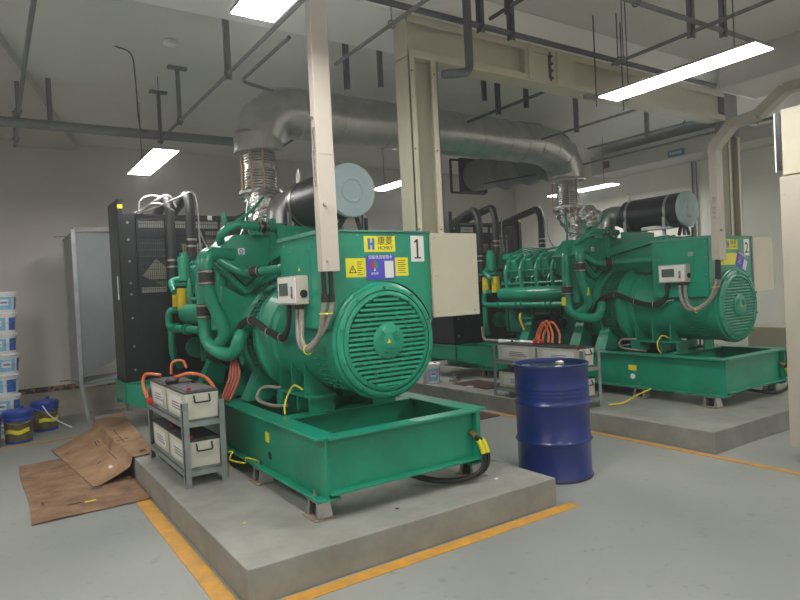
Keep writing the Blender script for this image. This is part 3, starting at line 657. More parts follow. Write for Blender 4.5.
    if not second:
        b=MB(); b.box(2.12,2.17,ry0-.001,ry0+.004,2.40,2.45); b.build('temperature_label',M['white'],ra)
    # hoses to radiator top
    hz=2.60
    H_=[[(1.70,7.62,2.50),(1.70,7.06,2.655),(1.70,6.98,2.5),(1.70,6.98,1.60)],[(1.87,7.62,2.52),(1.87,6.86,2.665),(1.87,6.80,2.5),(1.87,6.82,1.95)]]
    if second: H_.append([(2.85,7.9,2.50),(2.74,6.78,2.66),(2.74,6.72,2.5),(2.60,6.6,1.95)])
    for p in H_:
        b=MB(); b.tube(fillet(p,.12,8),.052,16); h=b.build('radiator_hose',M['rubber'],G)
        b=MB(); a=V(p[2]).lerp(V(p[3]),.6); d=(V(p[3])-V(p[2])).normalized(); b.tube([a,a+d*.02],.057,16); b.tube([a+d*.07,a+d*.09],.057,16); b.build('hose_clamp',M['clamp'],h)
    if not second:
        b=MB()
        for k,q in enumerate([[(1.36,7.1,2.47),(1.47,7.08,2.52),(1.60,7.0,2.62),(1.70,6.93,2.64),(1.76,6.92,2.52)],[(1.42,7.1,2.47),(1.56,7.0,2.52),(1.78,6.80,2.62),(1.90,6.76,2.66),(1.94,6.75,2.5),(1.94,6.75,2.2),(1.95,6.72,1.9)],[(1.94,6.74,2.25),(2.0,6.74,2.1),(2.06,6.7,1.95)],[(1.40,7.08,2.46),(1.43,7.1,2.60),(1.53,7.1,2.66),(1.64,7.05,2.65)],[(1.44,7.12,2.46),(1.50,7.0,2.55),(1.62,6.95,2.55),(1.74,6.93,2.48)]]): b.tube(spline(q,7),.010,8)
        b.build('braided_cables',M['steel'],G)
    else:
        b=MB(); b.tube(spline([(2.80,6.66,2.5),(2.82,6.66,2.2),(2.90,6.6,2.0)],6),.010,8); b.tube(spline([(1.95,6.76,2.5),(1.94,6.76,2.2),(1.98,6.76,2.0)],6),.010,8); b.build('braided_cables',M['steel'],G)
        b=MB(); b.tube(fillet([(1.36,6.62,.94),(1.36,6.60,.75),(1.48,6.4,.735)],.06),.022,12); b.build('grey_elbow_hose',M['conduit'],G); b=MB(); b.tube([(1.48,6.42,.735),(1.48,5.75,.72)],.032,14); b.cyl((1.48,6.0,.725),(1.48,5.7,.72),.045,seg=14); b.build('white_heater_pipe',M['white'],G,label='white heater pipe')
        b=MB(); b.tube(spline([(1.5,6.0,1.12),(1.47,5.98,1.05),(1.5,5.95,.9)],6),.014,8); b.build('yellow_cable_end',M['yellow'],G)
    # maroon battery leads bundle at engine side
    b=MB()
    for k in range(0 if second else 4): b.tube(spline([(1.64+.006*k,4.98-.012*k,1.04),(1.60+.015*k,4.93-.03*k,.88),(1.52+.012*k,4.92-.03*k,.70)],6),.011,8)
    if not second: b.build('starter_leads',M['maroon'],G,label='dull red starter leads')
    # black output cables at skid front right
    b=MB()
    for k in range(2):
        p=[(2.695+.025*k,yF-.02,.50-.02*k),(2.72+.035*k,yF-.04,.44),(2.74+.035*k,yF-.05,.34),(2.70+.035*k,yF-.04,.26),(2.58+.03*k,yF+.0,.222),(2.38+.03*k,yF+.08,.24),(2.2,yF+.3,.31)]
        b.tube(spline(p,8),.015,10)
    ca=b.build('output_cables',M['rubber'],G)
    b=MB()
    for k in range(2):
        p=[(2.705+.035*k,yF-.032,.47),(2.72+.035*k,yF-.04,.44),(2.735+.035*k,yF-.049,.38)]; b.tube(spline(p,5),.0175,10)
    b.build('yellow_wrapping',M['ylabel'],ca)
    b=MB(); b.cyl((2.69,yF+.02,.52),(2.69,yF-.03,.50),.018,seg=8); b.build('cable_lug',M['rod'],ca)
    OFF=V((0,0,0)); return G
generator(0,'large green diesel generator nearest the camera with the plate numbered 1')
generator(4.4,'green diesel generator at the back right with the plate numbered 2',True)

# ------------------------------------------------------------------ exhaust stacks and header
SX=2.29; SY=5.80; HZ=3.335; HR=.25
def bellows(ox,label):
    T=thing('exhaust_bellows',(SX+ox,SY,2.50),label,'exhaust pipe','exhaust bellows between engine and header'); global OFF; OFF=V((ox,0,0))
    prof=[(.10,2.50),(.10,2.56)]
    z=2.56
    for seg_ in range(2):
        for k in range(7): prof+=[(.155,z+.006),(.155,z+.014),(.13,z+.020),(.13,z+.025)]; z+=.026
        if seg_==0: prof+=[(.145,z),(.145,z+.045)]; z+=.045
    prof+=[(.12,z+.01),(.12,z+.06)]
    b=MB(); b.lathe((SX,SY,0),prof,40,'z'); b.build('corrugated_sleeve',M['steel'],T)
    b=MB(); b.lathe((SX,SY,0),[(.13,2.505),(.21,2.505),(.21,2.53),(.13,2.53)],40,'z'); b.bolts([(SX+.19*math.cos(a),SY+.19*math.sin(a),2.53) for a in [i*PI/4 for i in range(8)]],(0,0,1),.014,.02); b.build('flange',M['steel'],T)
    for a in (2.3,3.9,4.5,.3):
        b=MB(); x,y=SX+.195*math.cos(a),SY+.195*math.sin(a); b.cyl((x,y,2.47),(x,y,3.0),.009,seg=8); b.build('tie_rod',M['rod'],T)
    OFF=V((0,0,0)); return T
bellows(0,'corrugated steel exhaust bellows above the near generator'); bellows(4.4,'corrugated steel exhaust bellows above the far generator')
def seams(b,pts,r):
    for p,d in pts:
        p=V(p); d=V(d).normalized(); b.tube([p-d*.009,p+d*.009],r*1.022,40)
T=thing('exhaust_header',(4.5,SY,HZ-.3),'fat silver-clad exhaust header pipe running overhead between both generators','exhaust pipe')
# faceted elbow 1
R=.36
p1=[V((SX,SY,2.99)),V((SX,SY,3.06)),V((SX+.07,SY,3.22)),V((SX+.20,SY,3.325)),V((SX+.36,SY,HZ)),V((SX+.42,SY,HZ))]
b=MB(); b.tube([(SX,SY,2.90),(SX,SY,3.07)],.235,44,rs=[.235,.24]); b.build('lower_collar',M['silver'],T)
b=MB(); b.tube([(SX,SY,3.03)]+[tuple(q) for q in p1[2:]],HR,40,rs=[.235,.25,.25,.25,.25]); b.build('mitred_elbow',M['silver'],T,sharp=15)
b=MB(); b.tube([(SX+.42,SY,HZ),(5.55,SY,HZ)],HR,48); hp=b.build('horizontal_pipe',M['silver'],T)
b=MB(); seams(b,[((x,SY,HZ),(1,0,0)) for x in (2.72,3.16,3.75,4.25,4.72,5.05,5.28,5.5)],HR); b.build('seam_band',M['silver'],hp)
EX=SX+4.4
q=[V((5.5,SY,HZ)),V((5.80,SY,HZ)),V((6.05,SY-.02,HZ)),V((6.32,SY-.03,HZ-.04)),V((6.55,SY-.02,HZ-.14)),V((EX-.02,SY,HZ-.30)),V((EX,SY,2.89))]
b=MB(); b.tube(q,HR,40,rs=[HR]*5+[.245,.23]); eo=b.build('segmented_elbow',M['silver'],T,sharp=15)
b=MB(); 
for i in (1,2,3,4): seams(b,[(q[i],(q[i+1]-q[i-1]))],HR*1.005)
b.build('seam_band',M['silver'],eo)
b=MB(); b.ring((EX,SY,2.90),.232,.014,'z'); b.ring((SX,SY,2.91),.232,.012,'z'); b.build('collar_ring',M['steel'],T)
# fan duct beyond generator 2
T=thing('ventilation_duct',(6.9,6.9,3.05),'dark grey round ventilation duct with ribbed couplings behind the header bend','duct')
b=MB(); b.lathe((6.9,0,3.35),[(.25,7.95),(.27,7.3),(.31,7.22)],40,'y'); b.build('straight_duct',M['mid_pipe'],T)
b=MB(); b.lathe((6.9,0,3.34),[(.31,7.22),(.345,7.20),(.345,7.12),(.29,7.08),(.30,6.8),(.345,6.74),(.345,6.66),(.29,6.62),(.30,6.38),(.36,6.32),(.36,6.24),(.33,6.2),(.33,6.1)],40,'y'); b.build('flexible_coupling',M['mid_pipe'],T)
b=MB(); b.box(6.62,7.18,7.95,8.02,3.08,3.64); b.build('fan_box',M['black'],T)
b=MB(); 
for a in ((6.48,3.08),(6.48,3.62)): b.bar((a[0],8.05,a[1]),(7.2,8.05,a[1]),.03)
b.bar((6.48,8.05,3.08),(6.48,8.05,3.62),.03); b.bar((6.62,7.4,3.12),(6.62,6.3,3.06),.02); b.bar((6.75,6.9,3.6),(6.75,6.9,3.78),.05); b.bar((6.75,7.3,3.6),(6.75,7.3,3.78),.03); b.build('support_frame',M['black'],T)

# ------------------------------------------------------------------ busways
def flanged_v(b,x0,x1,y0,y1,z0,z1):   # vertical trunk with recessed web between side flanges
    b.box(x0+.012,x1-.012,y0+.08,y1,z0,z1); b.box(x0,x0+.012,y0,y1,z0,z1); b.box(x1-.012,x1,y0,y1,z0,z1); b.box(x0,x0+.055,y0,y0+.010,z0,z1); b.box(x1-.055,x1,y0,y0+.010,z0,z1)
T=thing('busbar_trunking',(2.63,3.66,1.902),'cream flanged busbar trunking rising from the near generator and running along the beam','busbar duct')
b=MB(); flanged_v(b,2.555,2.81,3.59,3.76,1.902,3.15); b.build('vertical_run',M['cream'],T,bevel=.002)
b=MB(); b.box(2.565,6.68,3.66,3.76,3.165,3.44); b.box(2.555,6.68,3.59,3.76,3.15,3.163); b.box(2.555,6.68,3.59,3.76,3.437,3.45); b.box(2.555,6.68,3.59,3.60,3.163,3.205); b.box(2.555,6.68,3.59,3.60,3.395,3.437); b.box(2.555,2.568,3.59,3.76,3.15,3.45); hb=b.build('horizontal_run',M['cream'],T,bevel=.002)
b=MB(); b.box(3.72,4.30,3.60,3.66,3.17,3.43); b.box(3.74,3.80,3.575,3.60,3.16,3.42); b.box(4.08,4.30,3.58,3.60,3.15,3.44); b.build('joint_cover',M['cream'],hb,bevel=.003)
b=MB()
for z in (3.20,3.26,3.32,3.38): b.cyl((4.0,3.60,z),(4.0,3.565,z),.013,seg=6)
b.box(3.99,4.01,3.585,3.60,3.18,3.42); b.build('joint_bolts',M['grey_pipe'],hb)
b=MB(); b.bolts([(2.58,3.59,z) for z in (1.93,2.5,3.05)]+[(2.775,3.59,z) for z in (1.93,2.5,3.05)],(0,-1,0),.006,.004); b.build('trunking_screws',M['ink'],T)
T=thing('busbar_trunking',(6.86,3.67,1.902),'cream busbar trunking rising behind the far generator','busbar duct')
b=MB(); flanged_v(b,6.73,6.985,3.60,3.75,1.902,3.0); b.build('vertical_run',M['cream'],T,bevel=.003)
b=MB(); b.box(6.69,6.95,3.60,3.715,3.0,3.45); b.build('grey_elbow_section',M['mid_pipe'],T,bevel=.003)
# cable trunks (rectangular) feeding the terminal boxes
T=thing('cable_trunking',(1.75,3.44,1.64),'beige vertical cable trunking hanging in front of the near generator','cable trunking')
b=MB(); b.box(1.712,1.832,3.41,3.475,1.64,2.36); tr=b.build('lower_duct',M['beige_lt'],T,bevel=.003)
b=MB(); b.box(1.714,1.830,3.411,3.474,2.362,3.78); b.build('upper_duct',M['beige_lt'],T,bevel=.003)
b=MB(); b.box(1.710,1.834,3.408,3.477,2.356,2.364); b.build('joint_strip',M['beige'],T)
b=MB(); b.cyl((1.745,3.412,2.05),(1.745,3.39,2.05),.010,seg=8); b.cyl((1.745,3.412,1.70),(1.745,3.395,1.70),.007,seg=8); b.cyl((1.712,3.44,2.58),(1.695,3.44,2.58),.012,seg=8); b.cyl((1.83,3.44,2.03),(1.845,3.44,2.03),.007,seg=8)
for k in range(7): b.cyl((1.712,3.43,2.20+.045*k),(1.700,3.43,2.20+.045*k),.008,seg=8)
b.box(1.705,1.713,3.42,3.44,2.16,2.52); b.build('screw_strip',M['clamp'],T)
b=MB(); b.cyl((1.73,3.44,1.645),(1.735,3.45,1.50),.016,seg=10); b.cyl((1.78,3.44,1.645),(1.785,3.45,1.50),.016,seg=10); b.cyl((1.735,3.45,1.50),(1.735,3.45,1.45),.022,seg=10); b.cyl((1.785,3.45,1.50),(1.785,3.45,1.45),.022,seg=10); b.build('cable_gland',M['rubber'],T)
T=thing('cable_trunking',(6.09,3.43,1.65),'beige cable trunking in front of the far generator bending towards the right cabinet','cable trunking')
b=MB(); b.box(6.135,6.26,3.41,3.49,1.65,2.25); b.build('lower_duct',M['beige'],T,bevel=.003)
b=MB(); b.box(6.137,6.258,3.411,3.489,2.252,2.80); b.build('upper_duct',M['beige'],T,bevel=.003)
b=MB()
P_=[(6.18,3.45,2.78),(6.18,3.25,2.975),(6.18,3.0,3.0),(6.18,2.76,3.17),(6.18,1.6,3.20)]
for i in range(4): b.bar(P_[i],P_[i+1],.12,.09)
b.build('bent_duct',M['beige'],T,bevel=.002)
b=MB(); b.box(6.132,6.263,3.407,3.493,2.246,2.254); b.cyl((6.18,3.41,1.95),(6.18,3.39,1.95),.010,seg=8)
for k in range(5): b.cyl((6.12,3.44,2.08+.05*k),(6.108,3.44,2.08+.05*k),.008,seg=8)
b.build('screw_strip',M['clamp'],T)
b=MB(); b.cyl((6.14,3.44,1.655),(6.14,3.45,1.45),.018,seg=10); b.cyl((6.19,3.45,1.655),(6.19,3.45,1.45),.018,seg=10); b.build('cable_gland',M['rubber'],T)

# ------------------------------------------------------------------ lights
def light(x,y0,y1,w,z,label,lit=True):
    T=thing('ceiling_light',(x,(y0+y1)/2,z),label,'ceiling light','suspended light panels')
    b=MB(); b.box(x-w/2,x+w/2,y0,y1,z,z+.018); b.build('housing',M['steel'],T,bevel=.003)
    b=MB(); b.box(x-w/2+.006,x+w/2-.006,y0+.006,y1-.006,z-.004,z-.0005); b.build('diffuser',M['lamp'],T)
    for yy in (y0+.2,y1-.2):
        b=MB(); b.cyl((x,yy,z+.018),(x,yy,ZC if not(3.72<yy<4.42) else 3.52),.004,seg=6); b.build('hanging_wire',M['grey_pipe'],T)
L_=[(1.262,1.95,3.19,'lit ceiling light panel cut off by the top edge, left of the near trunking'),(1.55,6.35,7.68,'lit ceiling light panel on the left, above the radiator of the near generator'),
 (4.36,2.06,3.31,'long lit ceiling light panel at the upper right of the picture'),(4.90,6.55,7.83,'lit ceiling light panel glimpsed between near trunking and busbar trunking'),
 (8.25,6.2,7.5,'lit ceiling light panel behind the far exhaust bellows')]
for x,y0,y1,l in L_: light(x,y0,y1,.25,3.0,l)
for x,y in ((1.2,-1.6),(4.0,-1.4),(8.4,-1.2),(8.5,.9),(-.9,1.2),(-.9,5.0)):  # unseen panels added to raise the room brightness
    light(x,y,y+1.25,.25,3.0,'added unseen fill light panel behind or beside the camera')

# ------------------------------------------------------------------ overhead pipes
def pipe(name,pts,r,mt,label,cat='pipe',hangers=(),rad=.1,group=None):
    T=thing(name,pts[0],label,cat,group); b=MB(); b.tube(fillet(pts,rad,5),r,12); b.build('pipe_run',mt,T)
    for h in hangers:
        x,y,z,typ=h; b=MB()
        top=3.52 if 3.72<y<4.42 else ZC
        if typ=='T': b.box(x-.02,x+.02,y-.006,y+.006,z-.04,top-.01); b.box(x-.09,x+.09,y-.03,y+.03,top-.025,top)
        elif typ=='L': b.box(x-.022,x+.022,y-.02,y-.014,z-.05,top); b.box(x-.022,x-.016,y-.02,y+.02,z-.05,top)
        else: b.cyl((x,y,z),(x,y,top),.005,seg=6)
        b.ring((x,y,z),r+.012,.006,'y' if abs(pts[-1][1]-pts[0][1])>abs(pts[-1][0]-pts[0][0]) else 'x',16,6)
        b.build('hanger',mt,T)
    return T
GP,MP=M['grey_pipe'],M['mid_pipe']
pipe('sprinkler_pipe',[(1.655,2.4,3.255),(1.655,7.1,3.255)],.015,MP,'thin sprinkler pipe crossing diagonally above the near generator radiator','pipe',[(1.655,6.2,3.255,'T'),(1.655,7.0,3.255,'T'),(1.655,4.75,3.255,'L')])
pipe('conduit_run',[(.34,3.2,3.42),(.34,5.4,3.42),(.36,8.3,3.36)],.017,MP,'thin conduit at the far left with T-shaped ceiling hangers','pipe',[(.345,6.95,3.40,'T'),(.36,8.0,3.37,'T')])
pipe('wall_pipe',[(-1.5,7.12,3.32),(2.9,7.0,3.31)],.05,MP,'horizontal grey pipe running along the back under the ceiling','pipe',[(.62,7.06,3.32,'L')])
pipe('branch_pipe',[(2.05,4.45,3.5),(2.03,5.5,3.48),(2.35,5.52,3.44)],.016,MP,'small branch pipe ending at a sprinkler head above the near elbow','pipe')
pipe('sprinkler_pipe',[(2.37,2.6,3.30),(2.37,4.32,3.30)],.014,MP,'thin pipe between the near beige trunking and cream busbar trunking','pipe',[(2.37,3.5,3.3,'R')])
pipe('water_main',[(2.0,3.37,3.37),(6.1,3.37,3.37)],.021,GP,'dark pipe running just above the cream busbar trunking','pipe',[(3.05,3.37,3.37,'L'),(3.35,3.37,3.37,'L'),(4.6,3.37,3.37,'R')])
pipe('drop_pipe',[(2.85,3.28,3.78),(2.85,3.28,2.98),(2.62,3.28,2.93)],.030,GP,'thick dark drop pipe bent in front of the busbar trunking','pipe',rad=.06)
pipe('sprinkler_pipe',[(3.04,2.3,3.40),(3.08,3.30,3.40)],.014,GP,'short dark pipe meeting the water main near the picture top','pipe',[(3.05,2.7,3.40,'R'),(3.07,3.1,3.40,'L')])
pipe('sprinkler_pipe',[(4.40,1.5,3.30),(4.45,3.32,3.30)],.014,MP,'thin pipe just above the long lit panel','pipe',[(4.42,2.6,3.3,'L'),(4.44,3.2,3.3,'R')])
pipe('conduit_run',[(3.3,2.56,3.345),(5.3,2.53,3.345)],.018,MP,'grey pipe crossing above the long lit panel','pipe',[(4.75,2.54,3.345,'L'),(3.7,2.55,3.345,'R')])
pipe('conduit_run',[(4.95,1.95,3.3),(6.5,1.95,3.3)],.016,MP,'grey pipe in the upper right corner','pipe',[(5.35,1.95,3.3,'L'),(5.7,1.95,3.3,'R')])
pipe('sprinkler_pipe',[(4.46,3.85,3.30),(4.46,5.2,3.30)],.015,GP,'dark thin pipe under the busbar trunking just right of the cream vertical trunking','pipe',[(4.46,4.72,3.3,'L')])
pipe('sprinkler_pipe',[(5.85,3.85,3.30),(5.86,5.45,3.30)],.014,MP,'thin pipe passing over the bend of the exhaust header','pipe',[(5.86,4.9,3.3,'L'),(5.86,3.95,3.3,'R')])
pipe('sprinkler_pipe',[(6.75,3.85,3.25),(6.78,5.5,3.27)],.014,MP,'thin pipe beyond the header bend under the far ceiling','pipe',[(6.78,4.6,3.25,'L'),(6.76,4.1,3.25,'R')])
pipe('sprinkler_pipe',[(8.6,3.0,3.5),(8.6,8.6,3.5)],.018,MP,'thin pipe beside the far right ceiling beam','pipe',[(8.6,4.2,3.5,'R'),(8.6,7.5,3.5,'R')])
pipe('sprinkler_pipe',[(3.2,6.15,3.42),(3.2,7.6,3.38)],.014,GP,'thin pipe passing behind the exhaust header','pipe',[(3.2,6.6,3.4,'L')])
for nth,(x,y,z) in zip(('first','second','third','fourth'),((2.6,4.55,3.3),(3.16,4.9,3.5),(4.35,4.8,3.5),(4.95,4.8,3.5))):
    o=MB().box(x-.02,x+.02,y-.02,y-.014,z-.1,ZC).box(x-.02,x-.014,y-.02,y+.02,z-.1,ZC).box(x-.06,x+.06,y-.04,y+.04,ZC-.012,ZC).build('hanger_angle',GP)
    tag(o,nth+' from the left of four angle-iron hangers above the exhaust header','hanger','header hangers')
T=thing('support_bracket',(5.0,3.2,3.02),'thin threaded-rod bracket below the busbar trunking beside the lit panel','bracket')
b=MB(); b.bar((4.45,3.62,3.12),(4.9,3.5,3.12),.03); b.build('cross_bar',MP,T); b=MB(); b.cyl((4.46,3.5,3.0),(4.46,3.5,3.78),.006,seg=6); b.cyl((4.80,3.48,3.0),(4.80,3.48,3.78),.006,seg=6); b.build('threaded_rod',GP,T)
o=MB().lathe((1.45,5.6,0),[(.04,3.78),(.06,3.77),(.06,3.74),(.03,3.72)],16,'z').build('smoke_detector',M['ceil']); tag(o,'small round detector on the ceiling near the T hanger','detector')
T=thing('electrical_cord',(1.08,5.0,3.7),'thin loose cable hanging down the left ceiling and wall','cable')
b=MB(); b.tube(spline([(1.05,5.9,3.77),(1.18,5.9,3.72),(1.21,5.92,3.5),(1.23,5.95,3.1),(1.30,6.0,3.06)],6),.006,6); b.build('loose_cable',GP,T)
# signs high on the right beam
T=thing('beam_sign',(8.94,5.4,3.37),'small blue sign on the far right ceiling beam','sign')
b=MB(); b.box(8.935,8.949,5.45,5.72,3.36,3.46); b.build('sign_panel',M['signblue'],T); b=MB()
for k in range(5): b.box(8.932,8.935,5.50+.04*k,5.525+.04*k,3.39,3.43)
b.build('sign_lettering',M['white'],T)
o=MB().box(8.935,8.949,6.82,6.94,3.42,3.54).build('beam_sign',M['dullred']); tag(o,'small red sign on the far right beam beside the bellows','sign')

# ------------------------------------------------------------------ right cabinet
T=thing('control_cabinet',(5.5,1.5,0),'tall beige control cabinet cut off by the right picture edge','cabinet')
b=MB(); b.box(5.2,5.85,.6,2.39,.13,2.24); b.build('cabinet_body',M['beige'],T,bevel=.004)
b=MB(); b.box(5.26,5.8,.7,2.33,0,.13); b.build('plinth_base',M['black'],T)
b=MB(); b.box(5.21,5.85,.6,2.37,2.25,2.76); b.build('top_box',M['cream'],T,bevel=.004)
b=MB(); b.box(5.20,5.207,2.372,2.405,2.29,2.73); b.build('black_edge_panel',M['black'],T); b=MB(); b.box(5.195,5.205,2.405,2.415,2.28,2.74); b.build('white_edge_strip',M['white'],T)
b=MB(); b.bolts([(5.2,2.36,z) for z in (.3,.9,1.6,2.1)],(-1,0,0),.006,.004); b.build('cabinet_screws',M['steel'],T)
T=thing('fuel_tank_box',(9.2,3.9,0),'low beige box by the right wall behind the far generator','box')
b=MB(); b.box(8.95,9.5,2.4,4.62,.43,.75); b.build('box_body',M['cream'],T,bevel=.01)
b=MB(); b.box(8.98,9.45,2.5,4.55,.37,.43); b.box(9.0,9.1,2.6,4.5,0,.37); b.build('box_stand',M['mat_brown'],T)
T=thing('wall_conduit',(9.5,6.0,1.8),'pair of thin vertical conduits on the right wall','pipe')
b=MB(); b.cyl((9.58,5.72,1.2),(9.58,5.72,3.34),.014,seg=8); b.cyl((9.58,5.65,1.2),(9.58,5.65,3.34),.010,seg=8); b.build('conduit',MP,T)

# ------------------------------------------------------------------ battery racks
def battery(w,l,h,lab=None):
    """local: base centre"""
    T=thing('battery',(0,0,0),'battery','battery')
    b=MB(); b.hexa([(-w/2+.008,-l/2+.008,0),(w/2-.008,-l/2+.008,0),(w/2-.008,l/2-.008,0),(-w/2+.008,l/2-.008,0),(-w/2,-l/2,h*.93),(w/2,-l/2,h*.93),(w/2,l/2,h*.93),(-w/2,l/2,h*.93)])
    b.build('case',M['batt'],T,bevel=.004)
    b=MB(); b.box(-w/2-.003,w/2+.003,-l/2-.003,l/2+.003,h*.90,h*.97); b.box(-w/2+.02,w/2-.02,-l/2+.02,l/2-.02,h*.97,h); b.build('lid',M['batt_lid'],T,bevel=.004)
    b=MB(); b.tube(fillet([(-w*.22,-l/2-.005,h*.84),(-w*.22,-l/2-.028,h*.60),(w*.22,-l/2-.028,h*.60),(w*.22,-l/2-.005,h*.84)],.01),.006,8); b.build('handle',M['rubber'],T)
    b=MB(); b.box(-w/2-.001,-w/2+.003,-l*.36,l*.36,h*.15,h*.75); b.build('side_label',M['paper'],T)
    b=MB(); 
    for k in range(3): b.box(-w/2-.003,-w/2,-l*.2-.03*k,l*.16,h*(.5-.1*k),h*(.53-.1*k))
    b.build('label_print',M['grey_pipe'],T)
    for s_ in (-1,1):
        b=MB(); b.cyl((s_*w*.28,l*.38*s_,h),(s_*w*.28,l*.38*s_,h+.018),.014,seg=10); b.build('terminal',M['red'] if s_<0 else M['ink'],T)
    return T
def rack(x0,x1,y0,y1,zb,zt,s1,s2,label):
    T=thing('battery_rack',((x0+x1)/2,(y0+y1)/2,zb),label,'rack'); g=M['grey_rack']
    for x,sx in ((x0,1),(x1,-1)):
        for y,sy in ((y0,1),(y1,-1)):
            b=MB(); b.box(*sorted((x,x+sx*.045)),*sorted((y,y+sy*.005)),zb,zt); b.box(*sorted((x,x+sx*.005)),*sorted((y,y+sy*.045)),zb,zt); b.m(M['rust']).box(*sorted((x-.002*sx,x+sx*.047)),*sorted((y-.002*sy,y+sy*.006)),zb,zb+.03)
            b.mats=[g,M['rust']]; 
            b.build('upright',None,T)
    for z in (s1,s2):
        b=MB()
        for y,sy in ((y0,1),(y1,-1)): b.box(x0+.005,x1-.005,*sorted((y+sy*.005,y+sy*.01)),z-.045,z); b.box(x0+.005,x1-.005,*sorted((y+sy*.005,y+sy*.045)),z-.005,z)
        for x,sx in ((x0,1),(x1,-1)): b.box(*sorted((x+sx*.005,x+sx*.01)),y0+.005,y1-.005,z-.045,z); b.box(*sorted((x+sx*.005,x+sx*.045)),y0+.005,y1-.005,z-.005,z)
        b.box(x0+.02,x1-.02,(y0+y1)/2-.02,(y0+y1)/2+.02,z-.006,z-.001); b.build('shelf_frame',g,T)
    return T
rack(1.095,1.40,4.46,5.60,.187,.785,.31,.655,'grey angle-iron battery rack at the left side of the near generator')
rack(5.03,5.31,4.26,5.62,.187,.79,.30,.62,'grey angle-iron battery rack behind the blue drum')
bt=battery(.245,.52,.205)
bt.location=(1.2475,4.765,.656); bt['label']='nearest upper battery on the left rack, with its black carrying handle'; WL[bt.name]=tuple(bt.location)
for loc,lab in [((1.2475,5.33,.656),'upper left-rack battery behind the nearest one, with orange lead'),((1.2475,4.765,.311),'near battery on the lower shelf of the left rack'),((1.2475,5.33,.311),'far battery on the lower shelf of the left rack')]: copy_tree(bt,loc,lab)
bt2=battery(.225,.60,.20); bt2.location=(5.17,5.26,.621); bt2['label']='upper left battery on the rack behind the blue drum'
for loc,lab in [((5.17,4.62,.621),'upper right battery on the rack behind the blue drum'),((5.17,5.26,.301),'lower left battery partly hidden by the blue drum'),((5.17,4.62,.301),'lower battery seen at the right edge of the blue drum')]: copy_tree(bt2,loc,lab)
def cable(pts,r,mt,label,ends=None,name='battery_cable'):
    T=thing(name,pts[0],label,'cable'); b=MB(); b.tube(spline(pts,8),r,8); b.build('lead',mt,T)
    if ends:
        for p in ends: 
            b=MB(); b.lathe(p,[(.012,-.025),(.026,-.012),(.026,.012),(.012,.028)],14,'z'); b.build('terminal_boot',M['red'],T)
    return T
cable([(1.20,5.50,.885),(1.09,5.56,.90),(1.055,5.52,.82),(1.06,5.40,.72)],.013,M['orange'],'orange lead looping over the far end of the left rack',[(1.07,5.36,.70)])
cable([(1.22,5.10,.90),(1.30,5.0,.93),(1.40,4.95,.90),(1.45,4.88,.82),(1.48,4.9,.72)],.014,M['orange'],'orange lead with red boot from the left rack to the generator',[(1.22,5.10,.89)])
cable([(1.28,5.5,.885),(1.30,5.52,.98),(1.38,5.50,.99),(1.40,5.46,.93)],.011,M['orange'],'short orange lead between the left rack and the engine')
o=MB().lathe((1.18,5.06,0),[(.0,.864),(.05,.866),(.055,.885),(.03,.905),(0,.907)],16,'z',cap=False).build('battery_clamp',M['rubber']); tag(o,'black clamp lying on the upper batteries of the left rack','clamp')
for k,(ya,yb,h) in enumerate(((5.02,4.86,.22),(4.98,4.80,.24),(4.92,4.70,.23))):
    cable([(5.15,ya,.845),(5.19,ya-.0,.95),(5.20,(ya+yb)/2,.84+h),(5.19,yb,.95),(5.15,yb-.03,.845)],.012,M['orange'],'orange jumper lead looping above the right-hand rack, '+('leftmost','middle','rightmost')[k]+' of three',[(5.14,ya,.85)] if k!=1 else None)
cable([(1.42,4.62,.20),(1.47,4.66,.24),(1.44,4.72,.31),(1.50,4.66,.34),(1.46,4.60,.30),(1.54,4.50,.28),(1.53,4.44,.33),(1.60,4.36,.31)],.007,M['earth'],'yellow earth wire curled at the foot of the left rack',name='earth_wire')
cable([(5.36,4.22,.20),(5.50,4.15,.21),(5.75,4.15,.26),(5.92,4.1,.31)],.009,M['earth'],'yellow earth wire from the right rack to the far skid',name='earth_wire')

# ------------------------------------------------------------------ blue drum
T=thing('steel_drum',(3.67,3.43,0),'big blue steel oil drum with an open dirty top','drum')
prof=[(.275,0),(.290,.004),(.290,.018),(.282,.026)]
for zc in (.29,.58):
    prof+=[(.282,zc-.02),(.292,zc-.008),(.296,zc),(.292,zc+.008),(.282,zc+.02)]
for zc in (.64,.67,.70): prof+=[(.282,zc-.01),(.285,zc),(.282,zc+.01)]
prof+=[(.282,.855),(.290,.862),(.292,.872),(.290,.880),(.280,.880),(.276,.860),(.276,.845),(.0,.845)]
prof=[prof[0]]+sorted(prof[1:-6],key=lambda q:q[1])+prof[-6:]
b=MB(); b.lathe((3.67,3.43,0),prof,72,'z',cap=False); b.build('drum_body',M['drum'],T,sharp=60)
b=MB(); b.lathe((3.67,3.43,0),[(.272,.846),(.272,.849),(0,.850)],48,'z',cap=False); b.build('oily_top',mat('oily_green_film',(.01,.03,.025),.2,var=.5,vscale=6),T)
b=MB(); b.ring((3.67,3.43,.012),.288,.006,'z'); b.build('rusty_foot_ring',mat('brown_rust',(.06,.03,.02),.8),T)
b=MB(); b.ring((3.67,3.43,.876),.286,.005,'z'); b.build('worn_rim',mat('worn_rim_paint',(.05,.06,.22),.35,col2=(.30,.28,.28),vscale=8),T)
b=MB(); b.lathe((3.82,3.47,0),[(.03,.85),(.034,.865),(.02,.872),(0,.872)],16,'z',cap=False); b.build('bung_cap',M['paper'],T); b=MB(); b.lathe((3.55,3.58,0),[(.035,.85),(.035,.862),(0,.863)],16,'z',cap=False); b.build('bung_cap',M['steel'],T)
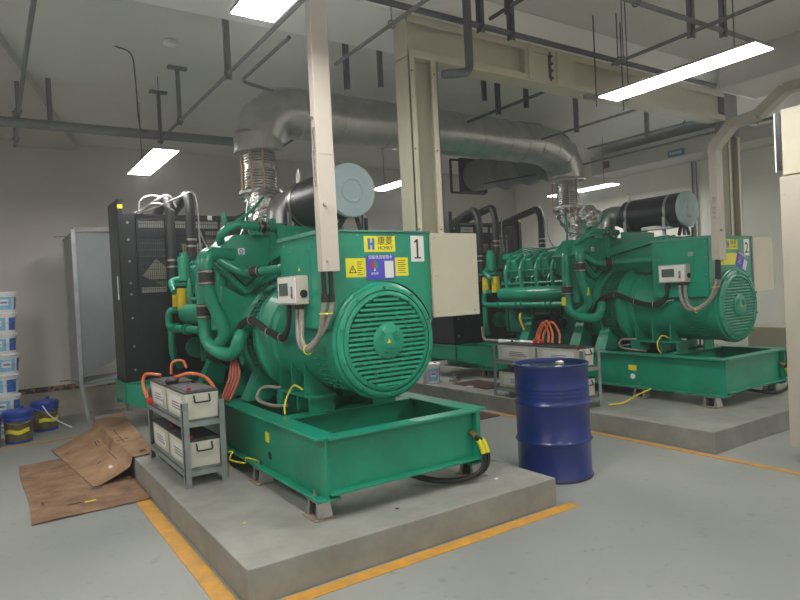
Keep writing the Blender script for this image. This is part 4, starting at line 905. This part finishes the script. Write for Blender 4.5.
o=MB().lathe((3.62,3.30,0),[(.0,.8505),(.03,.8505),(.028,.862),(0,.862)],12,'z',cap=False).build('paper_scrap',M['paper']); tag(o,'crumpled white scrap lying on the drum top','scrap')

# ------------------------------------------------------------------ pails
def pail(r,h,label,style):
    T=thing('paint_pail',(0,0,0),label,'pail'); body=M['white'] if style!='oil' else M['gold']
    b=MB(); b.lathe((0,0,0),[(.0,.0),(r*.86,.0),(r*.88,.004),(r*.97,h*.86),(r*.97,h*.88)],36,'z',cap=False); b.build('pail_body',body,T)
    b=MB(); lidm=M['white'] if style!='oil' else M['oilblue']
    if style=='oil': b.lathe((0,0,0),[(r*.96,h*.66),(r*1.02,h*.67),(r*1.02,h*.74),(r*.98,h*.76),(r*1.04,h*.80),(r*1.05,h*.92),(r*.95,h*.97),(r*.3,h),(0,h)],36,'z',cap=False); b.lathe((r*.3,0,0),[(.02,h),(.02,h+.03),(0,h+.03)],12,'z',cap=False)
    else: b.lathe((0,0,0),[(r*.97,h*.80),(r*1.03,h*.82),(r*1.03,h*.86),(r*.985,h*.87),(r*1.06,h*.91),(r*1.06,h*.97),(r*.98,h),(0,h*.995)],36,'z',cap=False)
    b.build('pail_lid',lidm,T)
    if style=='oil':
        b=MB(); b.lathe((0,0,0),[(r*.88,.0),(r*.9,.03)],36,'z',cap=False); b.build('base_band',M['oilblue'],T)
        b=MB(); 
        for i in range(10):
            a0=math.radians(205+i*11); a1=math.radians(205+(i+1)*11); za=h*.30+.01*math.sin(i*.9); rr=r*.945
            b.hexa([(rr*math.cos(a0),rr*math.sin(a0),za),(rr*math.cos(a1),rr*math.sin(a1),za),(rr*.98*math.cos(a1),rr*.98*math.sin(a1),za),(rr*.98*math.cos(a0),rr*.98*math.sin(a0),za),(rr*math.cos(a0),rr*math.sin(a0),za+h*.12),(rr*math.cos(a1),rr*math.sin(a1),za+h*.12),(rr*.98*math.cos(a1),rr*.98*math.sin(a1),za+h*.12),(rr*.98*math.cos(a0),rr*.98*math.sin(a0),za+h*.12)])
        b.build('yellow_band',M['ylabel'],T)
    else:
        def patch(a0,a1,z0,z1,mt,name,off=.0015):
            b=MB(); n=8
            for i in range(n):
                p=math.radians(a0+(a1-a0)*i/n); q=math.radians(a0+(a1-a0)*(i+1)/n)
                def R_(z): return r*(.88+.09*z/(h*.86))+off
                A,B=R_(z0),R_(z1)
                b.hexa([(A*math.cos(p),A*math.sin(p),z0),(A*math.cos(q),A*math.sin(q),z0),((A-.002)*math.cos(q),(A-.002)*math.sin(q),z0),((A-.002)*math.cos(p),(A-.002)*math.sin(p),z0),(B*math.cos(p),B*math.sin(p),z1),(B*math.cos(q),B*math.sin(q),z1),((B-.002)*math.cos(q),(B-.002)*math.sin(q),z1),((B-.002)*math.cos(p),(B-.002)*math.sin(p),z1)])
            return b.build(name,mt,T)
        patch(215,285,h*.14,h*.74,M['ltblue'],'light_blue_print'); patch(300,345,h*.14,h*.74,M['blue2'],'dark_blue_print'); patch(228,268,h*.34,h*.62,M['white'],'white_emblem',.003); patch(236,262,h*.44,h*.52,M['blue2'],'brush_lettering',.0045)
    b=MB(); pts=[(r*1.03*math.cos(t),-.0+r*1.03*math.sin(t),h*.80-.9*r*math.sin(-t)*.6) for t in [PI+i*PI/12 for i in range(13)]]; b.tube(pts,.003,6); b.build('wire_handle',M['steel'],T)
    return T
pz=.245
p0=pail(.152,pz,'lowest white paint pail of the tall stack at the left edge','paint'); p0.location=(.145,8.85,0)
names=['second from the bottom','third from the bottom','fourth from the bottom','third from the top','second from the top','topmost']
for k in range(6):
    c=copy_tree(p0,(.145+random.uniform(-.012,.012),8.85+random.uniform(-.01,.01),pz*(k+1)+.0005*(k+1)),'white paint pail, %s of the stack at the left edge'%names[k]); c.rotation_euler.z=random.choice((0,.5,-.4,.25))
for c in [o for o in COL.objects if o.name.startswith('paint_pail')]: c['group']='stacked white paint pails'
p1=pail(.152,.375,'blue-lidded oil pail in front of the pail stack','oil'); p1.location=(.235,8.30,0); p1.name='oil_pail'
copy_tree(p1,(.535,8.85,0),'blue-lidded oil pail right of the pail stack, against the wall').rotation_euler.z=.6
copy_tree(p1,(-.075,8.12,0),'oil pail cut off by the left picture edge')
cable([(.50,8.62,.33),(.56,8.60,.22),(.66,8.63,.12),(.80,8.62,.02)],.008,M['white'],'white cord drooping over the rear oil pail',name='white_cord')
p2=pail(.128,.28,'small white bucket with a red tab on the far plinth','paint'); p2.location=(5.15,7.05,.187); p2.name='small_bucket'
b=MB(); b.box(5.155,5.185,6.96,6.99,.467,.480); WL[p2.name]=(5.15,7.05,.187); b.build('red_tab',M['red'],p2)
# conduit ring on wall
# ------------------------------------------------------------------ cardboard
def sheet(name,fn,nu,nv,th,mt,label,cat,marks=()):
    b=MB(); top=[[V(fn(i/nu,j/nv)) for j in range(nv+1)] for i in range(nu+1)]
    A=[[b.bm.verts.new(p+V((0,0,th))) for p in r] for r in top]; B=[[b.bm.verts.new(p) for p in r] for r in top]
    for i in range(nu):
        for j in range(nv): b._f([A[i][j],A[i+1][j],A[i+1][j+1],A[i][j+1]]); b._f([B[i][j],B[i][j+1],B[i+1][j+1],B[i+1][j]])
    for i in range(nu): b._f([A[i][0],B[i][0],B[i+1][0],A[i+1][0]]); b._f([A[i][nv],A[i+1][nv],B[i+1][nv],B[i][nv]])
    for j in range(nv): b._f([A[0][j],A[0][j+1],B[0][j+1],B[0][j]]); b._f([A[nu][j],B[nu][j],B[nu][j+1],A[nu][j+1]])
    T=thing(name,top[0][0],label,cat); b.build('board',mt,T,sharp=50)
    b=MB()
    for (u,v,du,dv,mm) in marks:
        P=[V(fn(u,v)),V(fn(u+du,v)),V(fn(u+du,v+dv)),V(fn(u,v+dv))]; b.m(mm).hexa([p+V((0,0,th+.0005)) for p in P]+[p+V((0,0,th+.0018)) for p in P])
    if marks: b.build('stain_mark',None,T)
    return T
def f1(u,v):
    x=.185+u*.79+.012*math.sin(v*6); y=5.01+v*1.95+.03*u; return (x,y,.004+.006*max(0,math.sin(u*7+v*5)))
sheet('cardboard_sheet',f1,14,24,.006,M['card'],'brown cardboard sheet lying flat on the floor left of the near plinth','cardboard',[(.1,.2,.012,.05,M['mark']),(.55,.30,.11,.012,M['mark']),(.62,.34,.012,.10,M['mark']),(.45,.13,.10,.013,M['ylabel']),(.30,.14,.12,.010,M['mark'])])
def f2(u,v):
    # u: across towards plinth, v: along depth
    A=V((.49,7.45,.02));B=V((.655,5.66,.03));Cc=V((1.15,5.70,.215));D=V((1.28,8.10,.215))
    p=(B*(1-v)+A*v)*(1-u)+(Cc*(1-v)+D*v)*u
    z=p.z
    if p.x<.975: z=.012+.19*max(0,(u-.05)/.85)**1.25
    z+= .02*math.sin(v*9)*u*(1-u)*2
    if p.x>.95: z=max(z,.195)
    return (p.x,p.y,max(z,.014))
sheet('cardboard_sheet',f2,22,24,.006,M['card2'],'torn cardboard sheet propped from the floor up onto the plinth by the battery rack','cardboard',[(.45,.62,.015,.08,M['mark']),(.49,.63,.012,.06,M['mark']),(.35,.12,.05,.04,M['paper']),(.80,.05,.10,.03,M['mark']),(.28,.30,.06,.012,M['mark']),(.5,.2,.012,.2,M['mark']),(.7,.3,.012,.3,M['mark']),(.62,.35,.2,.01,M['mark'])])
o=MB().box(3.3,4.86,5.35,8.0,.001,.010).build('floor_plate',M['mat_brown']); tag(o,'dark brown sheet on the floor between the two plinths','floor sheet')
# ------------------------------------------------------------------ galvanised frame at back wall
T=thing('galvanised_frame',(1.2,8.9,0),'free-standing galvanised frame with a grey sheet left of the near radiator','frame')
P0,P1=V((.93,8.62,0)),V((1.46,8.85,0)); d=(P1-P0).normalized()
for nm,P,z1 in (('upright',P0,2.46),('upright',P1,2.50)):
    b=MB(); b.bar(P+V((0,0,.5)),P+V((0,0,z1)),.045,.035); b.bar(P+V((.07,0,0)),P+V((0,0,.53)),.04,.03); b.build(nm,M['galv'],T)
b=MB(); b.bar(P0+V((0,0,2.45)),P1+V((0,0,2.49)),.04,.05); b.build('top_rail',M['steel'],T)
b=MB(); b.bar(P0+V((0,0,.50)),P1+V((0,0,.52)),.035,.035); b.build('bottom_rail',M['galv'],T)
b=MB(); b.hexa([P0+V((.03,.03,.62)),P1+V((0,.03,.82)),P1+V((0,.034,.82)),P0+V((.03,.034,.62)),P0+V((.03,.03,2.42)),P1+V((0,.03,2.46)),P1+V((0,.034,2.46)),P0+V((.03,.034,2.42))]); 
b.hexa([P0+V((.02,.03,.52)),P1+V((0,.03,.54)),P1+V((0,.30,.58)),P0+V((.02,.30,.58)),P0+V((.02,.03,.53)),P1+V((0,.03,.55)),P1+V((0,.30,.59)),P0+V((.02,.30,.59))]); b.build('sheet_panel',mat('grey_sheet',(.23,.255,.265),.5,var=.12,vscale=2),T)
Q=P0+V((-.05,.55,0)); b=MB(); b.bar(P0+V((0,0,2.42)),Q+V((0,0,2.36)),.03); b.bar(P0+V((0,0,.52)),Q+V((0,0,.55)),.03); b.bar(Q+V((0,0,.5)),Q+V((0,0,2.36)),.03); b.hexa([P0+V((0,.03,.55)),Q+V((0,0,.55)),Q+V((.004,0,.55)),P0+V((.004,.03,.55)),P0+V((0,.03,2.4)),Q+V((0,0,2.35)),Q+V((.004,0,2.35)),P0+V((.004,.03,2.4))]); b.build('side_return',M['galv'],T)
b=MB(); b.bar((1.42,8.5,0),(1.42,8.5,.85),.03,.03); b.bar((.70,8.62,.60),(.93,8.62,.60),.015); b.bar((.72,8.62,2.36),(.93,8.62,2.37),.012); b.build('loose_angle',M['rust'],T)
# small debris on floor/plinth
def debris(p,sz,mt,name,label,cat):
    b=MB(); x,y,z=p; n=9; pr=[(sz*random.uniform(.6,1.)*math.cos(2*PI*i/n)+x,sz*.7*random.uniform(.6,1.)*math.sin(2*PI*i/n)+y) for i in range(n)]; b.prism(pr,'z',z,z+sz*.25); o=b.build(name,mt); tag(o,label,cat)
debris((2.83,3.18,.187),.022,M['paper'],'paper_scrap','small white scrap on the near plinth right of the skid cables','scrap')
debris((1.19,3.55,.187),.012,M['ylabel'],'sticker_scrap','tiny pale scrap on the near plinth left of the skid','scrap')
debris((2.0,3.15,.187),.015,M['mark'],'dirt_clump','small dark clump on the near plinth in front of the skid','dirt')
debris((5.22,6.30,.187),.07,M['paper'],'crumpled_cloth','white crumpled rag on the far plinth left of the right-hand battery rack','rag')
debris((5.45,6.9,.187),.10,M['mid_pipe'],'scrap_metal','grey metal scrap under the far skid corner','scrap')
o=MB().box(5.25,5.7,6.0,6.7,.188,.196).build('rusty_tray',M['mat_brown']); tag(o,'brown sheet under the far skid behind the small bucket','tray')
b=MB()
for k in range(3): b.bar((5.35+.05*k,6.75+.1*k,.215+.02*k),(5.75,7.3-.1*k,.225+.02*k),.03)
tag(b.build('steel_offcuts',M['steel']),'heap of silver steel offcuts under the far skid beside the small bucket','offcuts')

# ------------------------------------------------------------------ camera
yaw,pitch,roll=math.radians(33.61),math.radians(-.86),math.radians(-2.83); F=621.764
f=V((math.sin(yaw)*math.cos(pitch),math.cos(yaw)*math.cos(pitch),math.sin(pitch))); r=V((math.cos(yaw),-math.sin(yaw),0)); u=r.cross(f)
r2=r*math.cos(roll)+u*math.sin(roll); u2=-r*math.sin(roll)+u*math.cos(roll)
cam=bpy.data.cameras.new('camera'); cam.sensor_width=36; cam.lens=F/800*36; cam.clip_end=60
co=bpy.data.objects.new('camera',cam); COL.objects.link(co)
co.matrix_world=Matrix(((r2.x,u2.x,-f.x,0),(r2.y,u2.y,-f.y,0),(r2.z,u2.z,-f.z,1.5),(0,0,0,1))); scn.camera=co
w=bpy.data.worlds.new('world'); scn.world=w; w.use_nodes=True; w.node_tree.nodes['Background'].inputs[0].default_value=(.6,.65,.7,1); w.node_tree.nodes['Background'].inputs[1].default_value=.1
# thin air haze added for the lens glare around the lamps
wn=w.node_tree; vs=wn.nodes.new('ShaderNodeVolumeScatter'); vs.inputs['Density'].default_value=.0075; vs.inputs['Anisotropy'].default_value=.55; vs.inputs['Color'].default_value=(.93,.96,1,1)
wn.links.new(vs.outputs[0],wn.nodes['World Output'].inputs['Volume'])
scn.view_settings.view_transform='Standard'; scn.view_settings.look='None'; scn.view_settings.gamma=1; scn.view_settings.exposure=1.35
